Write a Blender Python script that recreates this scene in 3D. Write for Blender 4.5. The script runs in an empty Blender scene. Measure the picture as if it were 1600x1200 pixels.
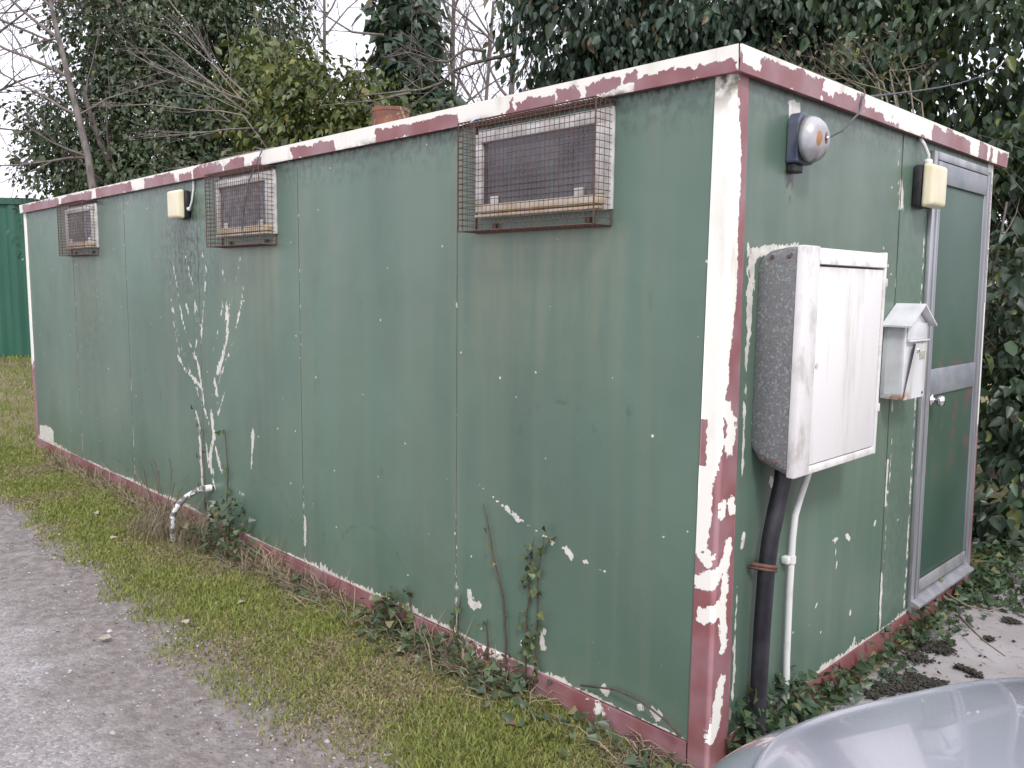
import bpy, bmesh, math, random
import numpy as np
from mathutils import Vector, Matrix, noise as mnoise

random.seed(7); rng = np.random.default_rng(7)
scene = bpy.context.scene
COL = scene.collection
R = math.radians

# ------------------------------------------------------------------ camera, sky, sun, exposure
CAM = np.array([1.3928, -2.3033, 1.5473]); YAW, PIT, ROL, FPX = 2.3657, -0.1161, 0.0116, 1293.15
_F = np.array([math.cos(PIT)*math.cos(YAW), math.cos(PIT)*math.sin(YAW), math.sin(PIT)])
_R = np.array([math.sin(YAW), -math.cos(YAW), 0]); _U = np.cross(_R, _F)
_R2 = math.cos(ROL)*_R + math.sin(ROL)*_U; _U2 = -math.sin(ROL)*_R + math.cos(ROL)*_U
cam = bpy.data.cameras.new("camera"); camo = bpy.data.objects.new("camera", cam); COL.objects.link(camo)
cam.sensor_fit = 'HORIZONTAL'; cam.sensor_width = 36; cam.lens = 36*FPX/1600
cam.clip_start = .05; cam.clip_end = 3000
M4 = Matrix(((_R2[0], _U2[0], -_F[0], CAM[0]), (_R2[1], _U2[1], -_F[1], CAM[1]), (_R2[2], _U2[2], -_F[2], CAM[2]), (0, 0, 0, 1)))
camo.matrix_world = M4
scene.camera = camo

w = bpy.data.worlds.new("World"); scene.world = w; w.use_nodes = True
nt = w.node_tree; nt.nodes.clear()
SUN_EL, SUN_AZ = R(48), R(-35)          # azimuth measured from +x
sky = nt.nodes.new('ShaderNodeTexSky'); sky.sky_type = 'NISHITA'; sky.sun_disc = False
sky.sun_elevation = SUN_EL; sky.sun_rotation = R(90) - SUN_AZ; sky.dust_density = 3; sky.air_density = 1.0
hs = nt.nodes.new('ShaderNodeHueSaturation'); hs.inputs['Saturation'].default_value = .15
mx = nt.nodes.new('ShaderNodeMix'); mx.data_type = 'RGBA'; mx.inputs[0].default_value = .72
tc = nt.nodes.new('ShaderNodeTexCoord'); nz = nt.nodes.new('ShaderNodeTexNoise'); nz.inputs['Scale'].default_value = 2.2; nz.inputs['Detail'].default_value = 4
cr = nt.nodes.new('ShaderNodeValToRGB'); cr.color_ramp.elements[0].position = .3; cr.color_ramp.elements[1].position = .75
cr.color_ramp.elements[0].color = (7.3, 7.3, 8.5, 1); cr.color_ramp.elements[1].color = (10.4, 10.3, 11.5, 1)
bg = nt.nodes.new('ShaderNodeBackground'); bg.inputs['Strength'].default_value = .088
ow = nt.nodes.new('ShaderNodeOutputWorld')
L_ = nt.links.new
L_(sky.outputs[0], hs.inputs['Color']); L_(hs.outputs[0], mx.inputs[6])
L_(tc.outputs['Generated'], nz.inputs['Vector']); L_(nz.outputs['Fac'], cr.inputs[0]); L_(cr.outputs[0], mx.inputs[7])
L_(mx.outputs[2], bg.inputs['Color']); L_(bg.outputs[0], ow.inputs['Surface'])

sun = bpy.data.lights.new("sun", 'SUN'); sun.energy = 1.05; sun.angle = R(10); sun.color = (1, .975, .94)
suno = bpy.data.objects.new("sun", sun); COL.objects.link(suno)
sd = Vector((math.cos(SUN_EL)*math.cos(SUN_AZ), math.cos(SUN_EL)*math.sin(SUN_AZ), math.sin(SUN_EL)))
suno.rotation_euler = sd.to_track_quat('Z', 'Y').to_euler(); suno.location = (6, -8, 12)
scene.view_settings.view_transform = 'Standard'; scene.view_settings.look = 'None'
scene.view_settings.exposure = 1.06; scene.view_settings.gamma = 1; scene.view_settings.use_curve_mapping = False
scene.cycles.max_bounces = 6; scene.cycles.transparent_max_bounces = 8

# ------------------------------------------------------------------ measuring: photo pixel (1600x1200) -> point on a real plane
def ray(u, v): return _F + _R2*(u-800)/FPX + _U2*(600-v)/FPX
def hit(u, v, ax, val):
    d = ray(u, v); return CAM + d*((val-CAM[ax])/d[ax])
def LW(u, v, y=0.): q = hit(u, v, 1, y); return (float(q[0]), float(q[2]))      # long wall: x, z
def EW(u, v, x=0.): q = hit(u, v, 0, x); return (float(q[1]), float(q[2]))      # end wall: y, z
def GR(u, v, z=-.09): q = hit(u, v, 2, z); return (float(q[0]), float(q[1]))
def DP(u, v, d): return CAM + ray(u, v)*d

# ------------------------------------------------------------------ object helpers
def tag(o, label=None, cat=None, group=None, kind=None):
    if label: o['label'] = label
    if cat: o['category'] = cat
    if group: o['group'] = group
    if kind: o['kind'] = kind
    return o
def empty(name, label, cat, loc=(0, 0, 0), rot=(0, 0, 0), group=None):
    o = bpy.data.objects.new(name, None); COL.objects.link(o); o.location = loc; o.rotation_euler = rot
    o.empty_display_size = .1
    return tag(o, label, cat, group)
def link_mesh(name, me, m, parent=None, smooth=False):
    o = bpy.data.objects.new(name, me); COL.objects.link(o)
    if m is not None: me.materials.append(m)
    if parent is not None: o.parent = parent
    if smooth:
        me.polygons.foreach_set('use_smooth', np.ones(len(me.polygons), dtype=bool))
    return o
class MB:
    def __init__(s): s.v = []; s.f = []
    def add(s, vs, fs):
        n = len(s.v); s.v += [tuple(map(float, p)) for p in vs]; s.f += [tuple(n+i for i in f) for f in fs]; return s
    def box(s, lo, hi, bev=0.):
        bm = bmesh.new(); bmesh.ops.create_cube(bm, size=1)
        for p in bm.verts: p.co = Vector([lo[k] + (p.co[k]+.5)*(hi[k]-lo[k]) for k in range(3)])
        if bev > 0: bmesh.ops.bevel(bm, geom=bm.edges[:], offset=bev, segments=2, affect='EDGES', profile=.5)
        bm.verts.index_update(); s.add([p.co for p in bm.verts], [[q.index for q in f.verts] for f in bm.faces]); bm.free(); return s
    def tube(s, pts, rad, n=8, cap=True):
        pts = [Vector(p) for p in pts]; k = len(pts); rad = rad if isinstance(rad, (list, tuple)) else [rad]*k
        vs = []; fs = []; ref = None
        for i, p in enumerate(pts):
            t = (pts[min(i+1, k-1)] - pts[max(i-1, 0)]).normalized()
            if ref is None: ref = Vector((0, 0, 1)) if abs(t.z) < .9 else Vector((1, 0, 0))
            a = t.cross(ref)
            if a.length < 1e-4: a = t.cross(Vector((.3, 1, .2)))
            a.normalize(); b = t.cross(a).normalized(); ref = -b if False else a.cross(t)
            for j in range(n):
                th = 2*math.pi*j/n; vs.append(p + (a*math.cos(th) + b*math.sin(th))*rad[i])
        for i in range(k-1):
            for j in range(n): fs.append((i*n+j, i*n+(j+1) % n, (i+1)*n+(j+1) % n, (i+1)*n+j))
        if cap: fs.append(tuple(range(n))[::-1]); fs.append(tuple((k-1)*n+j for j in range(n)))
        return s.add(vs, fs)
    def lathe(s, prof, c, ax, n=32):           # prof: (radius, height along ax)
        ax = Vector(ax).normalized(); a = ax.orthogonal().normalized(); b = ax.cross(a); c = Vector(c); vs = []; fs = []
        for r, h in prof:
            for j in range(n):
                th = 2*math.pi*j/n; vs.append(c + ax*h + (a*math.cos(th) + b*math.sin(th))*max(r, 1e-5))
        for i in range(len(prof)-1):
            for j in range(n): fs.append((i*n+j, i*n+(j+1) % n, (i+1)*n+(j+1) % n, (i+1)*n+j))
        return s.add(vs, fs)
    def prism(s, poly, ext):                    # poly: list of 3d points, ext: vector
        n = len(poly); e = Vector(ext); p = [Vector(q) for q in poly]
        fs = [tuple(range(n))[::-1], tuple(n+i for i in range(n))] + [(i, (i+1) % n, n+(i+1) % n, n+i) for i in range(n)]
        return s.add(p + [q+e for q in p], fs)
    def build(s, name, m, parent=None, smooth=False, fn=None):
        v = [fn(p) for p in s.v] if fn else s.v
        me = bpy.data.meshes.new(name); me.from_pydata(v, [], s.f)
        bm = bmesh.new(); bm.from_mesh(me); bmesh.ops.recalc_face_normals(bm, faces=bm.faces[:]); bm.to_mesh(me); bm.free()
        o = link_mesh(name, me, m, parent, smooth)
        if smooth == 'auto':
            bm = bmesh.new(); bm.from_mesh(me)
            for e in bm.edges:
                if len(e.link_faces) == 2 and e.calc_face_angle(0) > R(38): e.smooth = False
            bm.to_mesh(me); bm.free()
        return o
def np_mesh(name, V, F, m, parent=None, colors=None, smooth=False):
    V = np.asarray(V, dtype=np.float32); F = np.asarray(F, dtype=np.int32); k = F.shape[1]
    me = bpy.data.meshes.new(name); me.vertices.add(len(V)); me.vertices.foreach_set('co', V.ravel())
    me.loops.add(F.size); me.loops.foreach_set('vertex_index', F.ravel())
    me.polygons.add(len(F)); me.polygons.foreach_set('loop_start', np.arange(0, F.size, k, dtype=np.int32))
    me.polygons.foreach_set('loop_total', np.full(len(F), k, dtype=np.int32))
    if colors is not None:
        a = me.attributes.new('col', 'FLOAT_COLOR', 'POINT'); c = np.ones((len(V), 4), dtype=np.float32); c[:, :3] = colors
        a.data.foreach_set('color', c.ravel())
    me.update(calc_edges=True); me.validate()
    return link_mesh(name, me, m, parent, smooth)

# ------------------------------------------------------------------ material helpers
class NB:
    def __init__(s, name):
        s.m = bpy.data.materials.new(name); s.m.use_nodes = True; s.t = s.m.node_tree; s.t.nodes.clear()
        s.out = s.n('ShaderNodeOutputMaterial'); s.b = s.n('ShaderNodeBsdfPrincipled'); s.l(s.b.outputs[0], s.out.inputs[0])
        s.tc = s.n('ShaderNodeTexCoord')
    def n(s, t): return s.t.nodes.new(t)
    def l(s, a, b): s.t.links.new(a, b)
    def co(s, scale=(1, 1, 1)):
        mp = s.n('ShaderNodeMapping'); mp.inputs['Scale'].default_value = scale; s.l(s.tc.outputs['Object'], mp.inputs[0]); return mp.outputs[0]
    def noise(s, sc, detail=3, stretch=(1, 1, 1), rough=.55, dist=0):
        n = s.n('ShaderNodeTexNoise'); n.inputs['Scale'].default_value = sc; n.inputs['Detail'].default_value = detail
        n.inputs['Roughness'].default_value = rough; n.inputs['Distortion'].default_value = dist; s.l(s.co(stretch), n.inputs['Vector']); return n.outputs['Fac']
    def ramp(s, x, a, b, c0=0., c1=1.):
        n = s.n('ShaderNodeMapRange'); n.interpolation_type = 'SMOOTHSTEP'; s.put(x, n.inputs[0])
        for i, v in enumerate((a, b, c0, c1)): n.inputs[i+1].default_value = v
        return n.outputs[0]
    def put(s, x, sock):
        if hasattr(x, 'links') or isinstance(x, bpy.types.NodeSocket): s.l(x, sock)
        elif isinstance(x, (tuple, list)): sock.default_value = tuple(x) + ((1,) if len(x) == 3 and len(sock.default_value) == 4 else ())
        else: sock.default_value = x
    def math(s, op, a, b=0., c=0.):
        n = s.n('ShaderNodeMath'); n.operation = op; s.put(a, n.inputs[0]); s.put(b, n.inputs[1]); s.put(c, n.inputs[2]); return n.outputs[0]
    def mix(s, f, a, b, blend='MIX'):
        n = s.n('ShaderNodeMix'); n.data_type = 'RGBA'; n.blend_type = blend; s.put(f, n.inputs[0]); s.put(a, n.inputs[6]); s.put(b, n.inputs[7]); return n.outputs[2]
    def attr(s, name):
        n = s.n('ShaderNodeAttribute'); n.attribute_name = name; return n.outputs['Color']
    def sep(s, c):
        n = s.n('ShaderNodeSeparateColor'); s.l(c, n.inputs[0]); return n.outputs
    def xyz(s):
        n = s.n('ShaderNodeSeparateXYZ'); s.l(s.tc.outputs['Object'], n.inputs[0]); return n.outputs
    def vor(s, sc, stretch=(1, 1, 1), feat='F1'):
        n = s.n('ShaderNodeTexVoronoi'); n.inputs['Scale'].default_value = sc; n.feature = feat; s.l(s.co(stretch), n.inputs['Vector']); return n
    def bump(s, h, st=.2, dist=.01):
        n = s.n('ShaderNodeBump'); n.inputs['Strength'].default_value = st; n.inputs['Distance'].default_value = dist; s.l(h, n.inputs['Height']); s.l(n.outputs[0], s.b.inputs['Normal'])
    def done(s, col=None, rough=.5, metal=0., spec=.5):
        if col is not None: s.put(col, s.b.inputs['Base Color'])
        s.put(rough, s.b.inputs['Roughness']); s.put(metal, s.b.inputs['Metallic']); s.put(spec, s.b.inputs['Specular IOR Level']); return s.m
def simple(name, c1, c2=None, sc=8, rough=.5, metal=0., spec=.5, stretch=(1, 1, 1), lo=.35, hi=.65, bump=0., bsc=40, bd=.004):
    b = NB(name); c = c1
    if c2 is not None: c = b.mix(b.ramp(b.noise(sc, 4, stretch), lo, hi), c1, c2)
    if bump: b.bump(b.noise(bsc, 3), bump, bd)
    return b.done(c, rough, metal, spec)

GREEN = (.088, .142, .107); CREAM = (.84, .815, .74); RED = (.235, .085, .088)
def wall_material(name, green, seed=0.):
    b = NB(name); A = b.sep(b.attr('wear'))
    big = b.noise(1.1, 3, (1, 1, .5)); streak = b.noise(9, 3, (1, 1, .045)); fine = b.noise(3, 5, (1, 1, .25))
    c = b.mix(b.ramp(big, .3, .7), green, tuple(g*1.3 for g in green))
    c = b.mix(b.math('MULTIPLY', b.ramp(streak, .45, .75), .30), c, (.17, .195, .145))
    c = b.mix(b.math('MULTIPLY', b.ramp(b.noise(1.7, 4, (1, 1, .22)), .45, .72), .45), c, (.15, .19, .15))
    c = b.mix(b.math('MULTIPLY', b.ramp(fine, .5, .75), .3), c, (.07, .10, .085))
    # dirt stain below guards; grey mould plus the shadow gap painted under the fascia
    st = b.math('MULTIPLY', A[1], b.ramp(b.noise(16, 4, (1, 1, .12)), .25, .7))
    c = b.mix(b.math('MULTIPLY', st, .72), c, (.20, .21, .145))
    mould_shade = b.math('MULTIPLY', A[2], b.ramp(b.noise(30, 5, (1, 1, .7)), .42, .62))
    c = b.mix(mould_shade, c, (.035, .04, .03))
    # flaked paint showing the pale layer below
    nz = b.math('ADD', b.math('MULTIPLY', b.noise(55, 4, (1, 1, .5)), .55), b.math('MULTIPLY', b.noise(14, 2, (1, 1, .6)), .45))
    pk = b.math('ADD', A[0], b.math('MULTIPLY', b.math('SUBTRACT', nz, .5), 2.4))
    mask = b.ramp(pk, .52, .56)
    v = b.vor(9); chip = b.math('LESS_THAN', b.math('ADD', v.outputs['Distance'], b.math('MULTIPLY', b.math('SUBTRACT', b.noise(80, 3), .5), .16)), b.math('MULTIPLY', b.ramp(b.sep(v.outputs['Color'])[0], .965, 1.), .07))
    v2 = b.vor(21); chip2 = b.math('LESS_THAN', b.math('ADD', v2.outputs['Distance'], b.math('MULTIPLY', b.math('SUBTRACT', b.noise(110, 3), .5), .3)), b.math('MULTIPLY', b.ramp(b.sep(v2.outputs['Color'])[1], .975, 1.), .12))
    mask = b.math('MAXIMUM', mask, b.math('MAXIMUM', chip, chip2))
    pale = b.mix(b.ramp(b.noise(25, 3), .3, .75), (.72, .69, .62), (.5, .48, .43))
    c = b.mix(mask, c, pale)
    b.bump(b.math('ADD', b.math('MULTIPLY', b.noise(1.5, 3), 1.3), b.math('ADD', b.math('MULTIPLY', mask, -.03), b.math('MULTIPLY', b.noise(160, 2), .012))), .35, .03)
    return b.done(c, b.math('ADD', b.math('MULTIPLY', fine, .2), .27), 0, .6)
def trim_material(name):
    b = NB(name); A = b.sep(b.attr('wear'))
    nz = b.math('ADD', b.math('MULTIPLY', b.noise(60, 5, rough=.7), .55), b.math('MULTIPLY', b.noise(15, 2), .45))
    k = b.math('ADD', A[0], b.math('MULTIPLY', b.math('SUBTRACT', nz, .5), 1.7))
    mask = b.ramp(k, .49, .515)
    cream = b.mix(b.ramp(b.noise(7, 5, (1, 1, .3)), .52, .8), CREAM, (.55, .5, .38))
    cream = b.mix(b.math('MULTIPLY', A[1], b.ramp(b.noise(22, 4), .35, .6)), cream, (.10, .085, .045))
    red = b.mix(b.ramp(b.noise(6, 4), .35, .7), RED, (.27, .095, .10))
    red = b.mix(b.math('MULTIPLY', b.ramp(b.noise(3, 3), .35, .65), .75), red, (.33, .205, .225))  # lilac patches: sky sheen painted into the faded red
    c = b.mix(mask, cream, red)
    b.bump(b.math('ADD', b.math('MULTIPLY', mask, -1.), b.math('MULTIPLY', b.noise(120, 2), .15)), .6, .004)
    return b.done(c, b.math('ADD', b.math('MULTIPLY', b.noise(5, 3), .25), .27), 0, .5)
M = {}
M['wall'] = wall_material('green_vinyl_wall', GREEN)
M['end'] = wall_material('green_end_wall', tuple(g*.9 for g in GREEN))
M['trim'] = trim_material('peeling_trim')
M['skirt'] = simple('red_skirting', RED, (.27, .12, .115), 5, .45, bump=.2)
M['alu'] = simple('aluminium', (.45, .46, .48), (.33, .33, .35), 12, .38, .6, stretch=(1, 1, .1))
M['alu_dull'] = simple('dull_aluminium', (.36, .365, .37), (.26, .26, .26), 9, .5, .45)
M['white_alu'] = simple('white_window_frame', (.62, .61, .6), (.42, .40, .37), 14, .45)
M['wire'] = simple('rusty_wire', (.125, .06, .046), (.075, .045, .036), 30, .75)
M['cream_plastic'] = simple('cream_diffuser', (.72, .66, .47), (.6, .5, .32), 9, .3, stretch=(1, 1, .4), lo=.45, hi=.8)
M['black_plastic'] = simple('black_plastic', (.012, .012, .015), (.03, .03, .03), 20, .5)
M['bell_box'] = simple('blue_grey_box', (.07, .085, .13), (.11, .12, .16), 12, .45)
M['black_pipe'] = simple('black_duct', (.012, .011, .016), (.028, .026, .032), 14, .45, bump=.2)
M['white_pvc'] = simple('white_conduit', (.7, .7, .68), (.5, .49, .44), 16, .4, lo=.5, hi=.8)
M['strap'] = simple('rusty_strap', (.16, .07, .05), (.10, .05, .04), 40, .8)
M['rail'] = simple('door_rail', (.22, .24, .27), (.30, .31, .33), 8, .45, .3)
M['chrome'] = simple('chrome', (.75, .75, .76), None, rough=.15, metal=1)
M['stick'] = simple('dead_stick', (.26, .22, .17), (.16, .13, .10), 18, .9)
M['cable'] = simple('grey_cable', (.06, .065, .08), (.1, .1, .11), 14, .6)
M['roof_felt'] = simple('roof_felt', (.12, .12, .11), (.2, .19, .17), 5, .9, bump=.4)
M['paper'] = simple('name_card', (.42, .40, .33), (.3, .28, .22), 50, .6)

# ------------------------------------------------------------------ wear fields
def seg_d(P, pts):
    d = np.full(len(P), 1e9)
    for a, b in zip(pts[:-1], pts[1:]):
        a = np.array(a); b = np.array(b); ab = b-a; t = np.clip(((P-a)@ab)/max(ab@ab, 1e-12), 0, 1)
        d = np.minimum(d, np.hypot(*(P-a-t[:, None]*ab).T))
    return d
class Field:
    def __init__(s, P): s.P = P; s.W = np.zeros((len(P), 3))
    def stroke(s, pts, r, ch=0, amt=1.):
        if len(pts) == 1: pts = [pts[0], (pts[0][0]+1e-4, pts[0][1])]
        s.W[:, ch] = np.maximum(s.W[:, ch], amt*np.clip(1-seg_d(s.P, pts)/(2*r), 0, 1))
    def poly(s, pts, r=.008, ch=0, amt=1.):
        pts = [np.array(p) for p in pts]; x, y = s.P.T; ins = np.zeros(len(x), bool); n = len(pts)
        for i in range(n):
            (x1, y1), (x2, y2) = pts[i], pts[(i+1) % n]
            if y1 != y2:
                c = ((y1 > y) != (y2 > y)) & (x < (x2-x1)*(y-y1)/(y2-y1)+x1); ins ^= c
        d = seg_d(s.P, pts+[pts[0]]); d = np.where(ins, -d, d)
        s.W[:, ch] = np.maximum(s.W[:, ch], amt*np.clip(.5-d/(2*r), 0, 1))
    def rect(s, x0, x1, y0, y1, r=.008, ch=0, amt=1.): s.poly([(x0, y0), (x1, y0), (x1, y1), (x0, y1)], r, ch, amt)
def grid_part(name, us, vs, to3, m, parent, paint, extra=None):
    U, V = np.meshgrid(us, vs); P = np.stack([U.ravel(), V.ravel()], 1); f = Field(P); paint(f)
    X = to3(P); nu, nv = len(us), len(vs)
    i = np.arange(nu-1)[None]+np.arange(nv-1)[:, None]*nu; i = i.ravel()
    Fc = np.stack([i, i+1, i+nu+1, i+nu], 1)
    V3 = X; W = f.W
    if extra is not None:
        ev, ef = extra; n = len(V3); V3 = np.concatenate([V3, ev]); Fc = np.concatenate([Fc, np.array(ef)+n]); W = np.concatenate([W, np.zeros((len(ev), 3))])
    o = np_mesh(name, V3, Fc, m, parent)
    a = o.data.attributes.new('wear', 'FLOAT_COLOR', 'POINT'); c = np.ones((len(V3), 4), dtype=np.float32); c[:, :3] = W
    a.data.foreach_set('color', c.ravel()); return o
def box_extra(lo, hi, skip):      # box faces as quads, leaving out face 'skip'
    x0, y0, z0 = lo; x1, y1, z1 = hi
    v = np.array([(x0, y0, z0), (x1, y0, z0), (x1, y1, z0), (x0, y1, z0), (x0, y0, z1), (x1, y0, z1), (x1, y1, z1), (x0, y1, z1)])
    f = {'z0': (3, 2, 1, 0), 'z1': (4, 5, 6, 7), 'y0': (0, 1, 5, 4), 'y1': (2, 3, 7, 6), 'x0': (3, 0, 4, 7), 'x1': (1, 2, 6, 5)}
    return v, [f[k] for k in f if k != skip]

# ------------------------------------------------------------------ the cabin
LEN, WID, HT, ZB, ZT, OV = 7.657, 2.57, 2.2, .018, 2.277, .0285
cabin = empty('portable_cabin', 'long green portable cabin with flat roof and peeling cream and red trim', 'cabin')
def lean(p):                                  # the old end wall is a little out of plumb towards its far side
    x, y, z = p; return (x, y - max(y, 0)/2.57*(z-1.1)*.058, z)

def paint_long(f):
    px = lambda l: [LW(*q) for q in l]
    # bared creeper trails
    for l, r in [([(354, 472), (356, 504), (354, 536), (344, 568), (336, 596), (340, 620)], .030), ([(330, 644), (334, 680), (328, 720), (336, 760)], .033),
                 ([(278, 556), (288, 576), (304, 592), (316, 608), (318, 632)], .024), ([(308, 532), (304, 552), (312, 580), (318, 632), (326, 660)], .022), ([(290, 472), (294, 488)], .02),
                 ([(306, 644), (312, 672), (314, 712), (316, 756)], .028), ([(394, 674), (396, 684), (395, 692)], .03), ([(395, 692), (394, 704), (392, 732)], .013),
                 ([(378, 772)], .04), ([(337, 700), (346, 735)], .03), ([(322, 690), (326, 730)], .016)]:
        f.stroke(px(l), r*.8, 0, .74)
    rr = random.Random(3)
    for l in [[(304, 560), (285, 500), (275, 440), (268, 400)], [(308, 560), (306, 500), (300, 440), (285, 390)], [(312, 560), (318, 480), (322, 420), (312, 380)],
              [(352, 500), (366, 450), (376, 400)], [(340, 600), (362, 540), (376, 480), (381, 440)], [(300, 590), (278, 520), (266, 460)], [(318, 640), (300, 590)], [(340, 650), (352, 610)],
              [(330, 560), (345, 500), (350, 450), (346, 390)], [(280, 550), (270, 500), (266, 440)], [(315, 520), (300, 450), (290, 400)], [(309, 610), (292, 570), (284, 545)]]:
        f.stroke(px(l), .013, 0, .56)
    # bottom edge and seams
    zz = f.P[:, 1]; xx = f.P[:, 0]
    e = np.clip(1-(zz-ZB)/np.maximum(.034+.016*np.sin(xx*2.3)+.014*np.sin(xx*7.1), .012), 0, 1); e[xx > -.3] *= .8; f.W[:, 0] = np.maximum(f.W[:, 0], e*.85)
    f.poly(px([(62, 664), (72, 664), (84, 672), (84, 690), (100, 700), (62, 684)]), .02)
    for sx, a in [(-1.292, .7), (-2.584, .62), (-3.83, .5), (-5.085, .66), (-6.295, .6)]:
        f.stroke([(sx, 0), (sx, .45)], .007, 0, a+.06); f.stroke([(sx, .45), (sx, 2.2)], .005, 0, a*.80)
    f.stroke(px([(714, 900), (713, 985)]), .007, 0, .9); f.stroke(px([(477, 812), (476, 850)]), .014)
    # scratch with flakes
    f.stroke(px([(748, 757), (790, 795), (850, 838), (915, 878), (945, 892)]), .0045, 0, .8)
    for q, r in [([(790, 792), (808, 810)], .016), ([(862, 848)], .012), ([(884, 858), (894, 870)], .016), ([(913, 876)], .012), ([(733, 925), (735, 942)], .016), ([(740, 948), (748, 944)], .013),
                 ([(848, 985), (848, 1010)], .018), ([(815, 1005)], .013), ([(940, 1072), (946, 1080)], .02), ([(1000, 1105)], .014), ([(559, 915)], .01), ([(508, 885), (507, 892)], .012), ([(1020, 1110), (1026, 1118)], .018)]:
        f.stroke(px(q), r)
    # stains below window guards, mould and a painted shadow gap below the eaves
    for x0, x1, dep in [(-1.17, -.46, .75), (-3.5, -2.8, .7), (-6.35, -5.65, .9)]:
        d = np.clip(1-(1.765-zz)/dep, 0, 1)*(zz < 1.765)*np.clip((np.minimum(xx-x0, x1-xx)+.06)/.06, 0, 1)
        f.W[:, 1] = np.maximum(f.W[:, 1], d*.85)
    f.W[:, 1] = np.maximum(f.W[:, 1], np.clip(1-np.abs(xx+.43)/.04, 0, 1)*np.clip((zz-1.0)/.7, 0, 1)*(zz < 1.77))
    f.W[:, 1] = np.maximum(f.W[:, 1], .35*np.clip(1-(zz-.02)/.25, 0, 1)*np.clip(1-np.abs(xx+2.5)/.35, 0, 1))
    for sx in (-1.292, -2.584, -3.83, -5.085, -6.295):
        f.W[:, 1] = np.maximum(f.W[:, 1], .45*np.clip(1-np.abs(xx-sx)/.05, 0, 1))
    f.W[:, 1] = np.maximum(f.W[:, 1], .5*np.clip(1-(zz-ZB)/.14, 0, 1))
    f.W[:, 2] = np.maximum(np.clip((zz-2.02)/.2, 0, 1)*.7, np.clip((zz-2.15)/.05, 0, 1)*1.3)  # broad term is mould, steep top term paints the fascia's shadow gap
    rs = random.Random(12)
    for k in range(26):
        x_, z_, w_, h_ = rs.uniform(-7.4, -.2), rs.uniform(.15, 1.6), rs.uniform(.015, .05), rs.uniform(.04, .12)
        f.W[:, 2] = np.maximum(f.W[:, 2], .42*np.clip(1-np.hypot((xx-x_)/w_, (zz-z_)/h_), 0, 1))
    for x_, z_, r_ in [(-3.95, 1.25, .52), (-1.95, .02, .34), (-3.0, .12, .30), (-.7, .9, .22)]:
        rr_ = np.hypot(xx-x_, zz-z_); f.W[:, 2] = np.maximum(f.W[:, 2], .40*np.clip(1-np.abs(rr_-r_)/.012, 0, 1)*((zz-z_) > .3*r_))
    f.W[:, 2] = np.maximum(f.W[:, 2], .75*np.clip(1-np.hypot((xx+4.0)/.55, (zz-1.8)/.5), 0, 1)*1.5)
    f.W[:, 2] = np.maximum(f.W[:, 2], .3*np.clip(1-np.hypot((xx+5.9)/.7, (zz-1.2)/.9), 0, 1))
us = np.arange(-LEN, -.029, .0125); vs = np.arange(ZB, HT+.04, .0125)
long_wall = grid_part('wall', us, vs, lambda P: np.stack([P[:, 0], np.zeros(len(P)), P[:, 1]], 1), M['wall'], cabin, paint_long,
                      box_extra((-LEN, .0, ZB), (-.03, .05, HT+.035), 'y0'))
long_wall['label'] = 'long side wall of dull green panels with bare creeper trails'
def paint_end(f):
    px = lambda l: [EW(*q) for q in l]
    yy, zz = f.P.T
    f.stroke(px([(1170, 380), (1168, 520), (1163, 640), (1160, 745)]), .010, 0, .82)
    f.stroke(px([(1152, 930), (1148, 1000), (1145, 1060), (1140, 1120)]), .010, 0, .78)
    f.poly(px([(1174, 386), (1250, 380), (1255, 398), (1182, 402), (1176, 470), (1170, 560), (1168, 480)]), .012)
    f.poly(px([(1233, 155), (1253, 162), (1253, 174), (1240, 200), (1234, 200)]), .01)
    f.poly(px([(1411, 272), (1416, 300), (1415, 328), (1408, 328)]), .010)
    f.stroke(px([(1409, 215), (1406, 330), (1392, 700), (1376, 900)]), .006, 0, .6)
    f.stroke(px([(1385, 720), (1381, 790)]), .012, 0, .8); f.stroke(px([(1374, 900), (1370, 985)]), .012, 0, .85)
    for q, r in [([(1162, 835), (1158, 855)], .012), ([(1205, 755)], .02), ([(1320, 838), (1325, 842)], .012), ([(1300, 845), (1310, 843)], .008), ([(1365, 818)], .012), ([(1325, 960)], .014), ([(1332, 1000), (1330, 1010)], .012), ([(1302, 830), (1305, 890)], .004)]:
        f.stroke(px(q), r)
    f.stroke(px([(1290, 900), (1258, 990)]), .003, 0, .62)
    e = np.clip(1-(zz-ZB)/(.034+.018*np.sin(yy*8)), 0, 1); f.W[:, 0] = np.maximum(f.W[:, 0], e*.95)
    f.stroke([(1.66, .02), (1.66, 1.9)], .010, 0, .70)
    f.W[:, 1] = np.clip(1-np.abs(yy-.37)/.06, 0, 1)*np.clip((zz-1.55)/.35, 0, 1)*(zz < 1.98)
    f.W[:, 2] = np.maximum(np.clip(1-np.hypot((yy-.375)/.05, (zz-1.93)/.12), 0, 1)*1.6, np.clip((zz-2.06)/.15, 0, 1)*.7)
    f.W[:, 2] = np.maximum(f.W[:, 2], .25*np.clip(1-np.abs(yy-1.5)/.3, 0, 1))
    f.W[:, 0] = np.minimum(f.W[:, 0], 1)
us = np.arange(.03, 2.60, .0125); us[-1] = 2.56
end_wall = grid_part('wall', us, vs, lambda P: np.array([lean((0., a, b)) for a, b in P]), M['end'], cabin, paint_end,
                     (np.array([lean(tuple(q)) for q in box_extra((-.05, .03, ZB), (.0, 2.56, HT+.035), 'x1')[0]]), box_extra((0, 0, 0), (1, 1, 1), 'x1')[1]))
end_wall['label'] = 'dark green end wall with door and meter box'
MB().box((-LEN, 2.52, ZB), (-.051, 2.565, HT+.03)).build('wall', M['wall'], cabin).data.attributes.new('wear', 'FLOAT_COLOR', 'POINT')
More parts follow.
